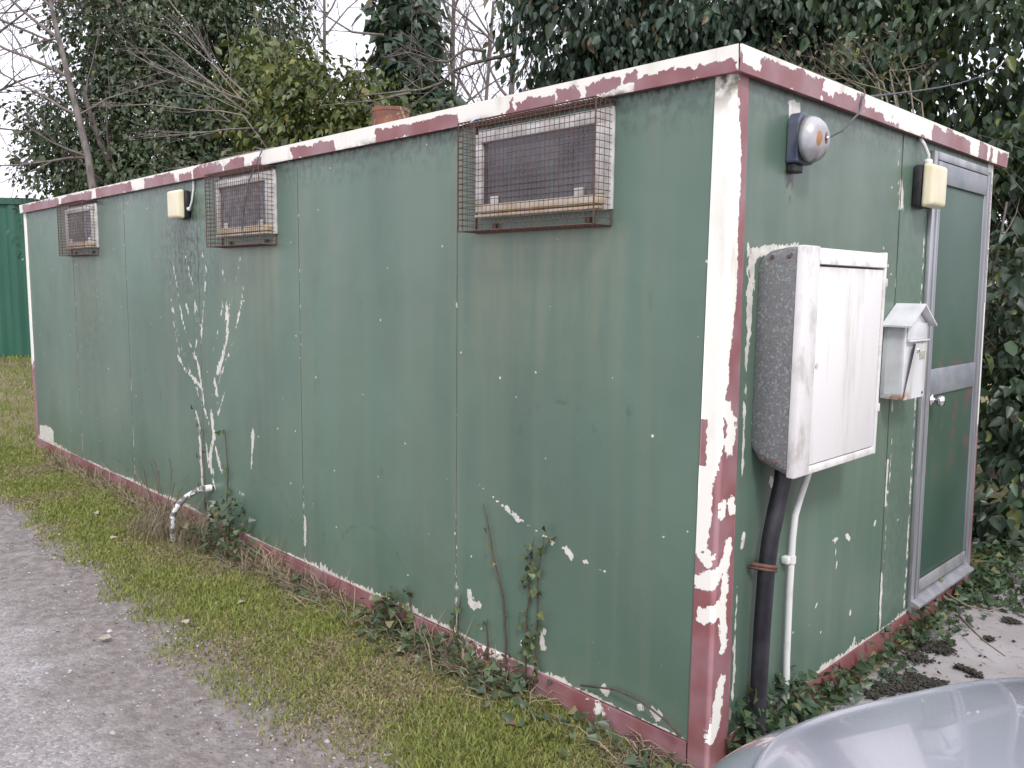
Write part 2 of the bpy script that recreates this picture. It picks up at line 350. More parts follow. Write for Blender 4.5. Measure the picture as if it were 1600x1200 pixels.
MB().box((-LEN, .051, ZB), (-LEN+.05, 2.519, HT+.03)).build('wall', M['wall'], cabin).data.attributes.new('wear', 'FLOAT_COLOR', 'POINT')
# joint strips of the panels
for sx in (-1.292, -2.584, -3.83, -5.085, -6.295):
    MB().box((sx-.0025, -.0015, ZB+.01), (sx-.001, .0, HT)).build('panel_joint', simple('joint_dark', (.045, .07, .058), (.10, .13, .11), 6, rough=.7) if 'joint' not in M else M['joint'], cabin)
    M.setdefault('joint', bpy.data.materials['joint_dark'])
MB().box((.0, 1.355, ZB+.01), (.0025, 1.358, HT), 0).build('panel_joint', M['joint'], cabin, fn=lean)

# corner posts, folded cover strip; unwrapped s: negative on the long side, positive on the end side
def post_paint(f):
    def px(u, v):
        crease = 1146 - (v-126)*.0325
        return (LW(u, v)[0]*1.0, LW(u, v)[1]) if u < crease else (max(EW(u, v)[0], 0)*1.0, EW(u, v)[1])
    s, z = f.P.T
    # red amount: boundary of the cream layer as a function of height
    zb = np.array([-.12, .10, .28, .48, .62, .70, .78, .86, .95, 1.05, 1.20, 1.27, 1.33, 1.40, 1.55, 1.75, 2.0, 2.05, 2.15, 2.2])
    sb = np.array([-.2, -.2, -.2, -.2, -.2, -.03, -.022, -.02, -.014, .006, .006, .026, .022, .038, .046, .042, .040, .026, .012, .03])
    b = np.interp(z, zb, sb); f.W[:, 0] = np.clip(.5+(s-b)/.03, 0, 1)
    f.rect(-.08, -.048, .98, 1.13, .012); f.poly([px(1150, 125), px(1168, 128), px(1168, 190), px(1150, 150)], .008)
    cream = Field(f.P)
    for l, r in [([(1098, 868), (1108, 880)], .016), ([(1096, 905), (1104, 912), (1118, 900), (1128, 885)], .026), ([(1135, 850), (1130, 900), (1126, 960), (1128, 1010)], .022), ([(1100, 962), (1112, 958), (1122, 950)], .026),
                 ([(1124, 1065), (1118, 1100), (1116, 1130), (1112, 1155)], .026), ([(1106, 868)], .02), ([(1127, 790), (1126, 800)], .02), ([(1140, 785), (1142, 795)], .022), ([(1095, 950)], .01), ([(1132, 640), (1140, 660), (1138, 700)], .026)]:
        cream.stroke([px(*q) for q in l], r)
    f.W[:, 0] = np.where(cream.W[:, 0] > .02, np.minimum(f.W[:, 0], 1-cream.W[:, 0]), f.W[:, 0])
    f.W[:, 1] = np.clip((z-2.08)/.1, 0, 1)
def near_post():
    t = .006
    us = np.linspace(-1, 1, 33); vs = np.arange(-.11, HT+.03, .006)
    def wl(z): return .066 + (1-np.clip(z/2.2, 0, 1))*.010
    def wr(z): return .070 + (1-np.clip(z/2.2, 0, 1))*.048
    # parameter s mapped to metres per height
    def to3(P):
        s, z = P.T; x = np.where(s < 0, np.maximum(s, -wl(z)), t); y = np.where(s < 0, -t, np.minimum(s, wr(z)))
        rr = .004; x = np.where(np.abs(s) < .006, t-rr*.5, x); y = np.where(np.abs(s) < .006, -t+rr*.5, y)
        return np.stack([x, y, z], 1)
    us = np.concatenate([np.arange(-.078, 0, .006), np.arange(0, .121, .006)])
    o = grid_part('corner_post', us, vs, to3, M['trim'], cabin, post_paint)
    o['label'] = 'near corner post, cream above and red below where the paint has peeled'
    md = o.modifiers.new('thick', 'SOLIDIFY'); md.thickness = .005; md.offset = -1
near_post()
def side_post_paint(f):
    s, z = f.P.T; f.W[:, 0] = np.clip(.5+((.55+.5*np.sin(z*3))-z)/.5, 0, 1)*(z < 1.3); f.stroke([(.06, 2.1), (.06, 1.5)], .01, 0, .8); f.W[:, 1] = np.clip((z-2.05)/.1, 0, 1)*.5
o = grid_part('corner_post', np.arange(0, .08, .006), np.arange(-.1, HT+.02, .01), lambda P: np.array([lean((.004+.003*0, 2.50+a, b)) for a, b in P]), M['trim'], cabin, side_post_paint)
md = o.modifiers.new('thick', 'SOLIDIFY'); md.thickness = .012; md.offset = -1
def far_post_paint(f):
    s, z = f.P.T; f.W[:, 0] = np.clip(.5+(.75-z)/.3, 0, 1)
o = grid_part('corner_post', np.arange(0, .075, .006), np.arange(-.09, HT+.02, .01), lambda P: np.stack([-LEN-.03+P[:, 0], np.full(len(P), -.006), P[:, 1]], 1), M['trim'], cabin, far_post_paint)
md = o.modifiers.new('thick', 'SOLIDIFY'); md.thickness = .02; md.offset = -1

# fascia: front face grid + closing box
def fascia_long_paint(f):
    x, z = f.P.T; h = ZT-HT
    def fx(u): return LW(u, np.interp(u, [33, 300, 600, 900, 1148], [326, 270, 196, 133, 90]), -OV)[0]
    for u0, u1, a, b_ in [(36, 92, .12, 1.1), (96, 144, .18, 1.1), (150, 206, .12, 1.1), (226, 272, .12, 1.1), (280, 300, .3, 1.1), (302, 348, .15, 1.1), (350, 382, .2, 1.1), (392, 408, .5, 1.1), (455, 522, .3, 1.1),
                          (588, 716, .32, 1.1), (795, 803, .2, 1.1), (806, 868, .42, 1.1), (870, 905, .3, .95), (916, 968, .32, .86), (977, 998, .15, .6), (992, 1012, .5, 1.1), (1004, 1052, .36, 1.1), (1044, 1095, .55, 1.1), (1086, 1150, .46, 1.1), (1128, 1150, .3, 1.1)]:
        f.rect(fx(u0), fx(u1), ZT-b_*h, ZT-a*h, .020)
    f.W[:, 0] += .38*np.array([mnoise.noise(Vector((a*7, b*26, 0)))+.6*mnoise.noise(Vector((a*19, b*50, 4))) for a, b in f.P]); f.W[:, 0] = np.clip(f.W[:, 0], 0, 1)
    f.W[:, 1] = .5*np.clip((HT+.012-z)/.012, 0, 1)+.45*(mnoise_arr(x*3) > .15)*np.clip((HT+.03-z)/.02, 0, 1)
def mnoise_arr(x): return np.array([mnoise.noise(Vector((float(a), 3.1, 0))) for a in x])
fascia_z = np.linspace(HT, ZT, 13)
o = grid_part('fascia', np.arange(-LEN-.05, OV+.001, .0095), fascia_z, lambda P: np.stack([P[:, 0], -OV-.004*np.sin(P[:, 0]*1.3)**2*0-(P[:, 1]-HT)*.06, P[:, 1]], 1), M['trim'], cabin, fascia_long_paint,
              box_extra((-LEN-.05, -OV, HT), (OV, .0, ZT), 'y0'))
aw = o.data.attributes['wear']; buf = np.zeros(len(o.data.vertices)*4, dtype=np.float32); aw.data.foreach_get('color', buf); buf = buf.reshape(-1, 4); buf[-8:, 0] = 1; buf[-4:, 0] = 0; aw.data.foreach_set('color', buf.ravel())
def fascia_end_paint(f):
    y, z = f.P.T; h = ZT-HT
    def fy(u): return EW(u, np.interp(u, [1148, 1350, 1572], [90, 170, 252]), OV)[0]
    for u0, u1, a, b_ in [(1140, 1160, .35, 1.1), (1150, 1188, .72, 1.1), (1186, 1210, .3, 1.1), (1195, 1284, .16, 1.1), (1284, 1308, .66, 1.1), (1302, 1340, .35, 1.1), (1335, 1350, .1, 1.1), (1350, 1380, .55, 1.1), (1375, 1405, .75, 1.1), (1440, 1462, .9, 1.1),
                          (1456, 1485, .14, 1.1), (1480, 1516, .2, 1.1), (1529, 1542, .05, 1.1), (1546, 1550, .05, 1.1), (1558, 1580, .15, 1.1)]:
        f.rect(fy(u0), fy(u1), ZT-b_*h, ZT-a*h, .020)
_fe = fascia_end_paint
def fascia_end_paint(f):
    _fe(f); f.W[:, 0] = np.clip(f.W[:, 0]+.38*np.array([mnoise.noise(Vector((a*7, b*26, 8)))+.6*mnoise.noise(Vector((a*19, b*50, 9))) for a, b in f.P]), 0, 1); f.W[:, 1] = .4*np.clip((HT+.012-f.P[:, 1])/.012, 0, 1)
o = grid_part('fascia', np.arange(-OV, 2.655, .0095), fascia_z, lambda P: np.stack([OV+(P[:, 1]-HT)*.06, P[:, 0], P[:, 1]], 1), M['trim'], cabin, fascia_end_paint,
              box_extra((.001, .001, HT), (OV, 2.65, ZT), 'x1'))
aw = o.data.attributes['wear']; buf = np.zeros(len(o.data.vertices)*4, dtype=np.float32); aw.data.foreach_get('color', buf); buf = buf.reshape(-1, 4); buf[-8:, 0] = 1; buf[-4:, 0] = 0; aw.data.foreach_set('color', buf.ravel())
for lo, hi in [((-LEN-.05, 2.62, HT), (.0, 2.65, ZT)), ((-LEN-.05, .001, HT), (-LEN-.02, 2.619, ZT))]:
    o = MB().box(lo, hi).build('fascia', M['trim'], cabin); o.data.attributes.new('wear', 'FLOAT_COLOR', 'POINT')
MB().box((-LEN-.019, .002, HT+.036), (-.0005, 2.618, ZT-.006)).build('roof', M['roof_felt'], cabin)
# skirting boards
mb = MB(); xs = np.linspace(-LEN, -.08, 60); zt = ZB-.003+.004*np.sin(xs*5.1); top = [(x, -.006-.004*math.sin(x*3)**2, z) for x, z in zip(xs, zt)]
n = len(xs); mb.add(top+[(x, -.004, -.14) for x in xs]+[(x, .03, z) for x, z in zip(xs, zt)], [(i, i+1, n+i+1, n+i) for i in range(n-1)]+[(2*n+i, 2*n+i+1, i+1, i) for i in range(n-1)])
mb.build('skirting', M['trim'], cabin)
sk = bpy.data.objects['skirting']; a = sk.data.attributes.new('wear', 'FLOAT_COLOR', 'POINT')
P_ = np.array([q.co[:] for q in sk.data.vertices]); c = np.ones((len(P_), 4), dtype=np.float32); c[:, 0] = 1; c[:, 1] = 0
for xc, wd in [(-1.2, .09), (-1.0, .05), (-1.08, .06), (-.45, .05)]: c[:, 0] -= np.clip(1-np.abs(P_[:, 0]-xc)/wd, 0, 1)*.75
a.data.foreach_set('color', np.clip(c, 0, 1).ravel())
MB().box((-.04, .10, -.14), (.004, 2.55, ZB-.003)).build('skirting', M['skirt'], cabin)

# door
door = MB()
DY0, DY1, DZ1 = 1.715, 2.455, 2.135
def dpart(nm, boxes, m, parent=cabin, bev=.003):
    mb = MB()
    for lo, hi in boxes: mb.box(lo, hi, bev)
    return mb.build(nm, m, parent, fn=lean, smooth='auto')
dleaf = None
doorM = NB('door_panel'); nzz = doorM.ramp(doorM.math('ADD', doorM.math('MULTIPLY', doorM.noise(9, 5, (1, 1, .6)), .7), doorM.math('MULTIPLY', doorM.noise(40, 3), .3)), .525, .60)
zc = doorM.xyz()[2]
edge = doorM.math('MAXIMUM', doorM.ramp(zc, 1.02, 1.055), 0.)
near = doorM.math('ADD', doorM.ramp(doorM.math('ABSOLUTE', doorM.math('SUBTRACT', zc, 1.16)), .1, .0), doorM.math('ADD', doorM.ramp(zc, .24, .1), doorM.math('ADD', doorM.ramp(doorM.math('ABSOLUTE', doorM.math('SUBTRACT', zc, .9)), .4, .1), -.15)))
pm = doorM.math('MULTIPLY', nzz, doorM.ramp(near, .0, .9))
dc = doorM.mix(doorM.ramp(doorM.noise(2, 4), .35, .7), (.032, .074, .052), (.046, .095, .068)); dc = doorM.mix(doorM.math('MULTIPLY', pm, .8), dc, (.16, .065, .06))
M['door'] = doorM.done(dc, .4)
dleaf = dpart('door', [((.002, DY0+.05, .165), (.010, DY1-.03, 2.05))], M['door'])
dpart('lock_rail', [((.0105, DY0+.045, 1.065), (.020, DY1-.032, 1.19))], M['rail'], dleaf)
dpart('kick_rail', [((.0105, DY0+.045, .105), (.022, DY1-.03, .165))], M['alu_dull'], dleaf)
dpart('top_rail', [((.0105, DY0+.045, 2.035), (.022, DY1-.03, DZ1-.005))], M['rail'], dleaf)
dpart('stile', [((.0105, DY0+.018, .09), (.024, DY0+.044, DZ1-.005)), ((.014, DY0+.036, .09), (.028, DY0+.043, DZ1-.006))], M['alu'], dleaf)
# knob
kb = MB(); kc = lean((.022, DY0+.085, 1.045)); kb.lathe([(.001, 0), (.028, 0), (.028, .005), (.012, .008), (.011, .025), (.022, .03), (.026, .042), (.022, .055), (.0, .058)], kc, (1, 0, 0), 24)
kb.build('handle', M['chrome'], dleaf, True)
# frame with stepped profile
dpart('door_frame', [((.001, DY0-.03, .03), (.018, DY0+.015, DZ1+.035)), ((.001, DY1-.028, .09), (.012, DY1-.014, DZ1+.0)), ((.001, DY1-.013, .08), (.026, DY1-.004, DZ1+.0)), ((.001, DY1-.003, .08), (.016, DY1+.006, DZ1+.01)), ((.001, DY1+.007, .07), (.030, DY1+.014, DZ1+.02)),
                     ((.001, DY0+.016, DZ1), (.020, DY1+.006, DZ1+.035))], M['alu'], cabin, .0015)
mb = MB(); mb.prism([(.003, DY0-.02, .088), (.055, DY0-.02, .062), (.055, DY0-.02, .052), (.003, DY0-.02, .052)], (0, DY1-DY0+.045, 0)); mb.build('threshold', M['alu'], cabin, fn=lean)
mb = MB().box((.003, DY0-.02, .012), (.014, DY1+.02, .05), .002); mb.build('threshold', M['alu_dull'], cabin, fn=lean)

# windows
glass = NB('dusty_pane'); dust = glass.ramp(glass.noise(5, 6, (1, 1, 1), .65), .35, .8)
gz_ = glass.noise(60, 4)
gc = glass.mix(dust, (.050, .050, .057), (.145, .144, .155)); gc = glass.mix(glass.ramp(gz_, .6, .75), gc, (.10, .10, .10))
M['pane'] = glass.done(gc, glass.math('ADD', glass.math('MULTIPLY', dust, .16), .04), 0, .6)
frost = NB('dirty_pane'); fz = frost.vor(70); fd = frost.ramp(frost.noise(28, 5), .35, .7)
M['pane_dirty'] = frost.done(frost.mix(fd, (.06, .059, .062), (.18, .175, .18)), .3)
M['rust_sill'] = simple('stained_sill', (.55, .50, .42), (.45, .34, .2), 9, .55, stretch=(1, 1, 4))
def window(x0, x1, z0, z1, pm, label):
    fw, dp = .034, .038
    mb = MB(); mb.box((x0, -dp, z1-fw), (x1, 0, z1), .003).box((x0, -dp, z0+fw), (x0+fw, 0, z1-fw), .003).box((x1-fw, -dp, z0+fw), (x1, 0, z1-fw), .003)
    mb.box((x0-.012, -.012, z0-.02), (x1+.03, 0, z1+.02), .002)
    o = mb.build('window', M['white_alu'], cabin, 'auto'); o['label'] = label
    MB().box((x0, -dp, z0), (x1, -.0, z0+fw-.002), .003).box((x0+.01, -dp-.012, z0-.018), (x1-.0, -.013, z0-.008), .002).build('sill', M['rust_sill'], o, 'auto')
    MB().box((x0+fw-.002, -.022, z0+fw-.003), (x1-fw+.002, -.014, z1-fw+.002)).build('pane', pm, o)
    for cx in (x0+fw+.07, x1-fw-.07): MB().box((cx-.025, -.03, z0+fw-.001), (cx+.02, -.0225, z0+fw+.028), .002).build('latch', M['white_alu'], o, 'auto')
window(-1.140, -.490, 1.842, 2.150, M['pane'], 'near window with white frame and dark dusty pane')
window(-3.475, -2.835, 1.845, 2.150, M['pane_dirty'], 'middle window with grimy pane')
window(-6.33, -5.67, 1.845, 2.150, M['pane_dirty'], 'far window with grimy pane')

# ------------------------------------------------------------------ window guards
def guard(x0, x1, label, seed):
    rr = random.Random(seed); z0, z1, d, r = 1.767, 2.188, .1, .0014
    g = empty('window_guard', label, 'window guard', (x0, 0, z0), group='mesh cages over the windows')
    W, H_ = x1-x0, z1-z0; mb = MB(); n = 4; c0 = Vector((0, 0, 0))
    def wr(a, b, rad=r):
        a = Vector(a); b = Vector(b); m_ = (a+b)/2+Vector((0, rr.uniform(-.0015, .0015), rr.uniform(-.0008, .0008))); mb.tube([a, m_, b], rad, 4, False)
    nx, nz, ny = round(W/.0235), round(H_/.0235), 4
    for i in range(nx+1): wr((W*i/nx, -d, 0), (W*i/nx, -d, H_))
    for j in range(nz+1): wr((0, -d-.0028, H_*j/nz), (W, -d-.0028, H_*j/nz))
    for X in (0, W):
        for j in range(nz+1): wr((X, -d, H_*j/nz), (X, 0, H_*j/nz))
        for k in range(ny): wr((X, -d*k/ny, 0), (X, -d*k/ny, H_))
    for Z in (0, H_):
        for i in range(nx+1): wr((W*i/nx, -d, Z), (W*i/nx, 0, Z))
        for k in range(ny): wr((0, -d*k/ny, Z), (W, -d*k/ny, Z))
    mb.build('mesh', M['wire'], g)
    f = MB(); e = .0032
    for a, b in [((0, -d, 0), (W, -d, 0)), ((0, -d, H_), (W, -d, H_)), ((W, -d, 0), (W, -d, H_)), ((0, -d, 0), (0, -d, H_)), ((0, -.004, 0), (W, -.004, 0)), ((0, -.004, H_), (W, -.004, H_)), ((0, -.004, 0), (0, -.004, H_)), ((W, -.004, 0), (W, -.004, H_))]: f.tube([a, b], e, 5)
    f.build('frame', M['wire'], g)
    for X in (.12, W-.1):
        MB().box((X-.012, -.016, .014), (X+.012, -.001, .034), .003).build('bracket', M['wire'], g)
    return g
guard(-1.172, -.466, 'rusty mesh cage over the near window closest to the cream corner post', 1)
guard(-3.475, -2.818, 'rusty mesh cage over the middle window beside the wall lamp', 2)
guard(-6.31, -5.665, 'small looking rusty mesh cage over the far window by the green container', 3)

# ------------------------------------------------------------------ bulkhead lamps
def lamp(label, loc, rotz, flip=1):
    g = empty('bulkhead_lamp', label, 'lamp', loc, (0, 0, rotz), 'bulkhead lamps on the cabin walls')
    # local: +x out of the wall, y across, z up
    MB().box((.001, -.086, -.088), (.042, .086, .088), .012).build('base', M['black_plastic'], g, 'auto')
    bm = bmesh.new(); bmesh.ops.create_cube(bm, size=1)
    for p in bm.verts:
        tp = .90 if p.co.x > 0 else 1.
        p.co = Vector((.0425+(p.co.x+.5)*.045, p.co.y*.184*tp, p.co.z*.188*tp))
    bmesh.ops.bevel(bm, geom=bm.edges[:], offset=.017, segments=4, affect='EDGES', profile=.6)
    mb = MB(); bm.verts.index_update(); mb.add([p.co for p in bm.verts], [[q.index for q in f.verts] for f in bm.faces]); bm.free()
    mb.build('diffuser', M['cream_plastic'], g, True)
    return g
l1 = lamp('cream bulkhead lamp on the long wall between the middle and far windows', (-3.995, 0, 2.052), -math.pi/2)
c_ = MB(); c_.tube([(.02, .084, -.03), (.02, .105, -.035), (.013, .130, .02), (.009, .150, .10), (.009, .152, .145)], .006, 8); c_.build('conduit', M['white_pvc'], l1, True)
MB().lathe([(.001, 0), (.013, 0), (.013, .018), (.009, .02), (.0, .02)], (.02, .085, -.031), (0, 1, 0), 12).build('gland', M['white_pvc'], l1, True)
l2 = lamp('yellowed bulkhead lamp high beside the top of the door', (.0, 1.515, 2.005), 0)
l2.location = lean((.0, 1.565, 2.0))
c_ = MB(); c_.tube([(.03, -.0, .11), (.03, -.002, .135), (.02, -.03, .175), (.012, -.06, .20)], .008, 8); c_.build('conduit', M['white_pvc'], l2, True)
MB().lathe([(.001, 0), (.018, 0), (.018, .022), (.014, .03), (.0, .03)], (.03, 0, .087), (0, 0, 1), 14).build('gland', M['white_pvc'], l2, True)

# ------------------------------------------------------------------ alarm bell
bell = empty('alarm_bell', 'old alarm bell with rusty grey gong on blue grey box, high on end wall', 'alarm bell', (0, .385, 2.047))
mb = MB(); oct_ = [(-.055, -.075), (-.055, .055), (-.035, .088), (.035, .088), (.058, .06), (.058, -.075)]
mb.prism([(.001, a, b) for a, b in oct_], (.044, 0, 0)); bo = mb.build('back_box', M['bell_box'], bell)
md = bo.modifiers.new('bev', 'BEVEL'); md.width = .006; md.segments = 2
gm = NB('gong_metal'); X = gm.xyz(); 
def spot(cy, cz, ry, rz):
    return gm.math('ADD', gm.math('POWER', gm.math('DIVIDE', gm.math('SUBTRACT', X[1], cy), ry), 2.), gm.math('POWER', gm.math('DIVIDE', gm.math('SUBTRACT', X[2], cz), rz), 2.))
nzg = gm.math('MULTIPLY', gm.math('SUBTRACT', gm.noise(35, 4), .5), 1.6)
s1 = gm.ramp(gm.math('ADD', spot(-.036, -.004, .0125, .025), nzg), 1.15, .8); s2 = gm.ramp(gm.math('ADD', spot(.0, .0, .011, .019), gm.math('MULTIPLY', nzg, .4)), 1.1, .9)
gcol = gm.mix(gm.ramp(gm.noise(14, 5), .4, .7), (.50, .50, .53), (.36, .35, .35)); gcol = gm.mix(gm.math('MULTIPLY', gm.ramp(X[2], -.02, -.075), gm.ramp(gm.noise(25, 4), .3, .6)), gcol, (.17, .15, .12))
gcol = gm.mix(s1, gcol, (.40, .20, .10)); gcol = gm.mix(s2, gcol, (.18, .06, .05)); M['gong'] = gm.done(gcol, .42, .35)
prof = [(.0, .115), (.02, .1135), (.04, .108), (.056, .099), (.068, .086), (.075, .071), (.078, .056), (.0755, .056), (.072, .070), (.05, .095), (.0, .107)]
MB().lathe(prof, (0, 0, 0), (1, 0, 0), 40).build('gong', M['gong'], bell, True)
MB().lathe([(.0, .124), (.005, .123), (.0065, .119), (.0065, .1145), (.0, .1145)], (0, 0, 0), (1, 0, 0), 14).build('screw', M['chrome'], bell, True)
MB().tube([(.0445, 0, 0), (.107, 0, 0)], .009, 10).build('stem', M['black_plastic'], bell)
MB().box((.0, -.045, -.105), (.03, .02, -.0755), .006).build('terminal', M['black_plastic'], bell)

# ------------------------------------------------------------------ meter box
mbx = empty('meter_box', 'large weathered white meter box with speckled grey side on the end wall', 'meter box', (0, .17, .945))
def fleck(name, base, dark, light):
    b = NB(name); v = b.vor(280); c = b.mix(b.ramp(b.sep(v.outputs['Color'])[0], .1, .9), base, dark); c = b.mix(b.ramp(b.sep(b.vor(150).outputs['Color'])[1], .78, .95), c, light)
    c = b.mix(b.ramp(b.noise(9, 4), .72, .78), c, (.5, .5, .48)); c = b.mix(b.ramp(b.noise(13, 3), .28, .25), c, (.03, .03, .03))
    b.bump(b.noise(60, 3), .3, .003); return b.done(c, .6)
M['grp_grey'] = fleck('fibre_grey', (.20, .205, .21), (.135, .138, .14), (.27, .28, .29))
wp = NB('weathered_white'); zc = wp.xyz()[2]
stv = wp.math('MULTIPLY', wp.ramp(wp.noise(14, 5, (1, 1, .09), .65), .5, .75), wp.ramp(wp.noise(3.5, 3, (1, 1, .6)), .36, .58)); blot = wp.ramp(wp.noise(7, 5), .45, .7)
c = wp.mix(wp.math('MULTIPLY', stv, .75), (.73, .715, .70), (.42, .37, .31)); c = wp.mix(wp.math('MULTIPLY', wp.math('MULTIPLY', wp.ramp(zc, .62, .76), wp.ramp(wp.noise(22, 4, (1, 1, .2)), .35, .6)), .75), c, (.23, .20, .19))
M['meter_white'] = wp.done(c, .45)
wf = NB('weathered_frame'); c = wf.mix(wf.math('MULTIPLY', wf.ramp(wf.noise(12, 6, (1, 1, .6), .65), .45, .68), .6), (.70, .685, .67), (.36, .32, .28)); M['meter_frame'] = wf.done(c, .5)
W_, H_, D_ = .64, .745, .158
# housing: rounded tub narrower at the wall; profile in (x,z), bottom bulges
def tub():
    mb = MB(); secs = [(.001, .022, .030, .055), (.03, .012, .012, .03), (.085, .006, .004, .012), (D_-.018, .004, .002, -.0)]
    rings = []
    for x, iy, it, ib in secs:
        y0, y1, z0, z1 = iy, W_-iy, ib, H_-it; r = .045 if x < .1 else .03; ring = []
        for cy, cz, a0 in [(y1-r, z1-r, 0), (y0+r, z1-r, 90), (y0+r, z0+r, 180), (y1-r, z0+r, 270)]:
            for k in range(5): th = R(a0+k*22.5); ring.append((x, cy+r*math.cos(th), cz+r*math.sin(th)))
        rings.append(ring)
    n = len(rings[0]); fs = [(i*n+j, i*n+(j+1) % n, (i+1)*n+(j+1) % n, (i+1)*n+j) for i in range(len(rings)-1) for j in range(n)]
    fs.append(tuple(range(n))[::-1]); fs.append(tuple((len(rings)-1)*n+j for j in range(n))); mb.add([p for r_ in rings for p in r_], fs); return mb
o = tub().build('housing', M['grp_grey'], mbx, 'auto')
fr = MB(); x0 = D_-.018; fb = .045
fr.box((x0, 0, 0), (D_+.012, .105, H_), .006).box((x0, W_-.018, 0), (D_+.012, W_, H_-.001), .004).box((x0, .104, 0), (D_+.010, W_-.017, .026), .004)
fr.prism([(x0, .1045, H_-.06), (D_+.013, .1045, H_-.056), (D_+.013, .1045, H_-.045), (D_-.008, .1045, H_-.003), (x0, .1045, H_-.003)], (0, W_-.1205, 0))
fr.build('frame', M['meter_frame'], mbx, 'auto')
MB().box((D_-.01, .108, .030), (D_+.007, W_-.020, H_-.064), .003).build('door', M['meter_white'], mbx, 'auto')
MB().lathe([(.0, 0), (.008, 0), (.008, .003), (.0, .0032)], (D_+.0072, .122, .36), (1, 0, 0), 12).build('lock', M['rust_sill'], mbx)
for z in (.16, .62): MB().box((D_+.0, W_-.006, z), (D_+.016, W_+.004, z+.03), .002).build('hinge', M['meter_frame'], mbx)
for yy, zz in [(.055, H_-.035), (.12, H_-.035), (.055, .05), (.1, .042)]:
    xx = yy; MB().lathe([(.0, 0), (.007, 0), (.006, .003), (0, .004)], (xx*.95, .0045 if xx > .08 else .009, zz), (0, -1, 0), 10).build('rivet', M['strap'], mbx)

# ------------------------------------------------------------------ letter box
pb = empty('letter_box', 'small white house shaped letter box with a bent rusting door beside the cabin door', 'letter box', (0, 1.24, 1.10))
lw = NB('letterbox_white'); zc = lw.xyz()[2]
rz = lw.math('MULTIPLY', lw.ramp(zc, .035, .0), lw.ramp(lw.noise(16, 4), .42, .58)); c = lw.mix(lw.ramp(lw.noise(9, 4), .4, .75), (.66, .66, .68), (.52, .52, .53)); c = lw.mix(rz, c, (.35, .13, .05))
M['lb'] = lw.done(c, .38)
lw2 = NB('letterbox_door_white'); zc = lw2.xyz()[2]; yc = lw2.xyz()[1]
rz = lw2.math('MAXIMUM', lw2.math('MULTIPLY', lw2.ramp(zc, .05, .0), lw2.ramp(yc, .10, .02)), lw2.math('MULTIPLY', lw2.ramp(zc, .225, .235), lw2.ramp(lw2.noise(60, 3), .45, .55)))
c = lw2.mix(lw2.ramp(lw2.noise(11, 4, (1, 1, .2)), .45, .72), (.66, .66, .67), (.46, .46, .40)); c = lw2.mix(lw2.math('MULTIPLY', rz, lw2.ramp(lw2.noise(24, 4), .35, .55)), c, (.33, .15, .05)); M['lb_door'] = lw2.done(c, .4)
w_, h_, d_ = .235, .325, .092
bd = MB(); bd.box((.001, 0, 0), (d_, w_, h_-.005), .004)
bd.prism([(.001, .006, h_-.006), (.001, w_-.006, h_-.006), (.001, w_/2, h_+.055)], (d_-.004, 0, 0)); bd.build('body', M['lb'], pb, 'auto')
rf = MB()
for s in (0, 1):
    a = (-.028, h_-.022) if s == 0 else (w_+.028, h_-.022); b = (w_/2, h_+.068)
    nrm = Vector((0, (b[1]-a[1]), -(b[0]-a[0]))).normalized()*(.005 if s == 0 else -.005)
    rf.prism([(.002, a[0], a[1]), (.002, b[0], b[1]), (.002, b[0]-nrm.y*0, b[1]+.007), (.002, a[0], a[1]+.007)], (d_+.030, 0, 0))
rf.build('roof', M['lb'], pb)
fl = MB(); fl.box((d_+.001, .012, h_-.075), (d_+.006, w_-.005, h_-.008), .002).box((d_+.004, .008, h_-.083), (d_+.016, w_+.004, h_-.076), .002); fl.build('flap', M['lb'], pb, 'auto')
dr = MB(); ys = [.006, .03, .075, .13, w_-.008]; zs = [.0, .06, .12, .18, .235]
off = lambda y, z: d_+.004+.028*max(0, 1-y/.11)**1.2*(z/.235)*1.0
vv = [(off(y, z)+t*.0035, y+(.035*(z/.235)*max(0, 1-y/.1) if t < 2 else 0), z) for t in (1, 0) for z in zs for y in ys]; nn = 25
ff = [(r*5+k, r*5+k+1, r*5+k+6, r*5+k+5) for r in range(4) for k in range(4)]; ff += [tuple(nn+i for i in f[::-1]) for f in ff]
bd_ = [0, 1, 2, 3, 4, 9, 14, 19, 24, 23, 22, 21, 20, 15, 10, 5]; ff += [(bd_[i], nn+bd_[i], nn+bd_[(i+1) % 16], bd_[(i+1) % 16]) for i in range(16)]
dd = MB().add(vv, ff).build('door', M['lb_door'], pb, 'auto'); dd['label'] = 'bent letter box door rusting at its lower corner'
MB().lathe([(0, 0), (.011, 0), (.011, .005), (.006, .008), (0, .008)], (d_+.008, .122, .205), (1, 0, 0), 16).build('lock', M['chrome'], dd, True)
MB().box((d_+.0078, .148, .165), (d_+.0105, .205, .198), .001).build('name_plate', M['paper'], dd)
MB().lathe([(0, 0), (.006, 0), (.005, .003), (0, .0035)], (d_+.0076, .205, .018), (1, 0, 0), 10).build('screw', M['black_plastic'], dd)
MB().box((d_*.2, -.0005, .02), (d_*.9, .0, h_-.03)).build('side_seam', M['lb'], pb)

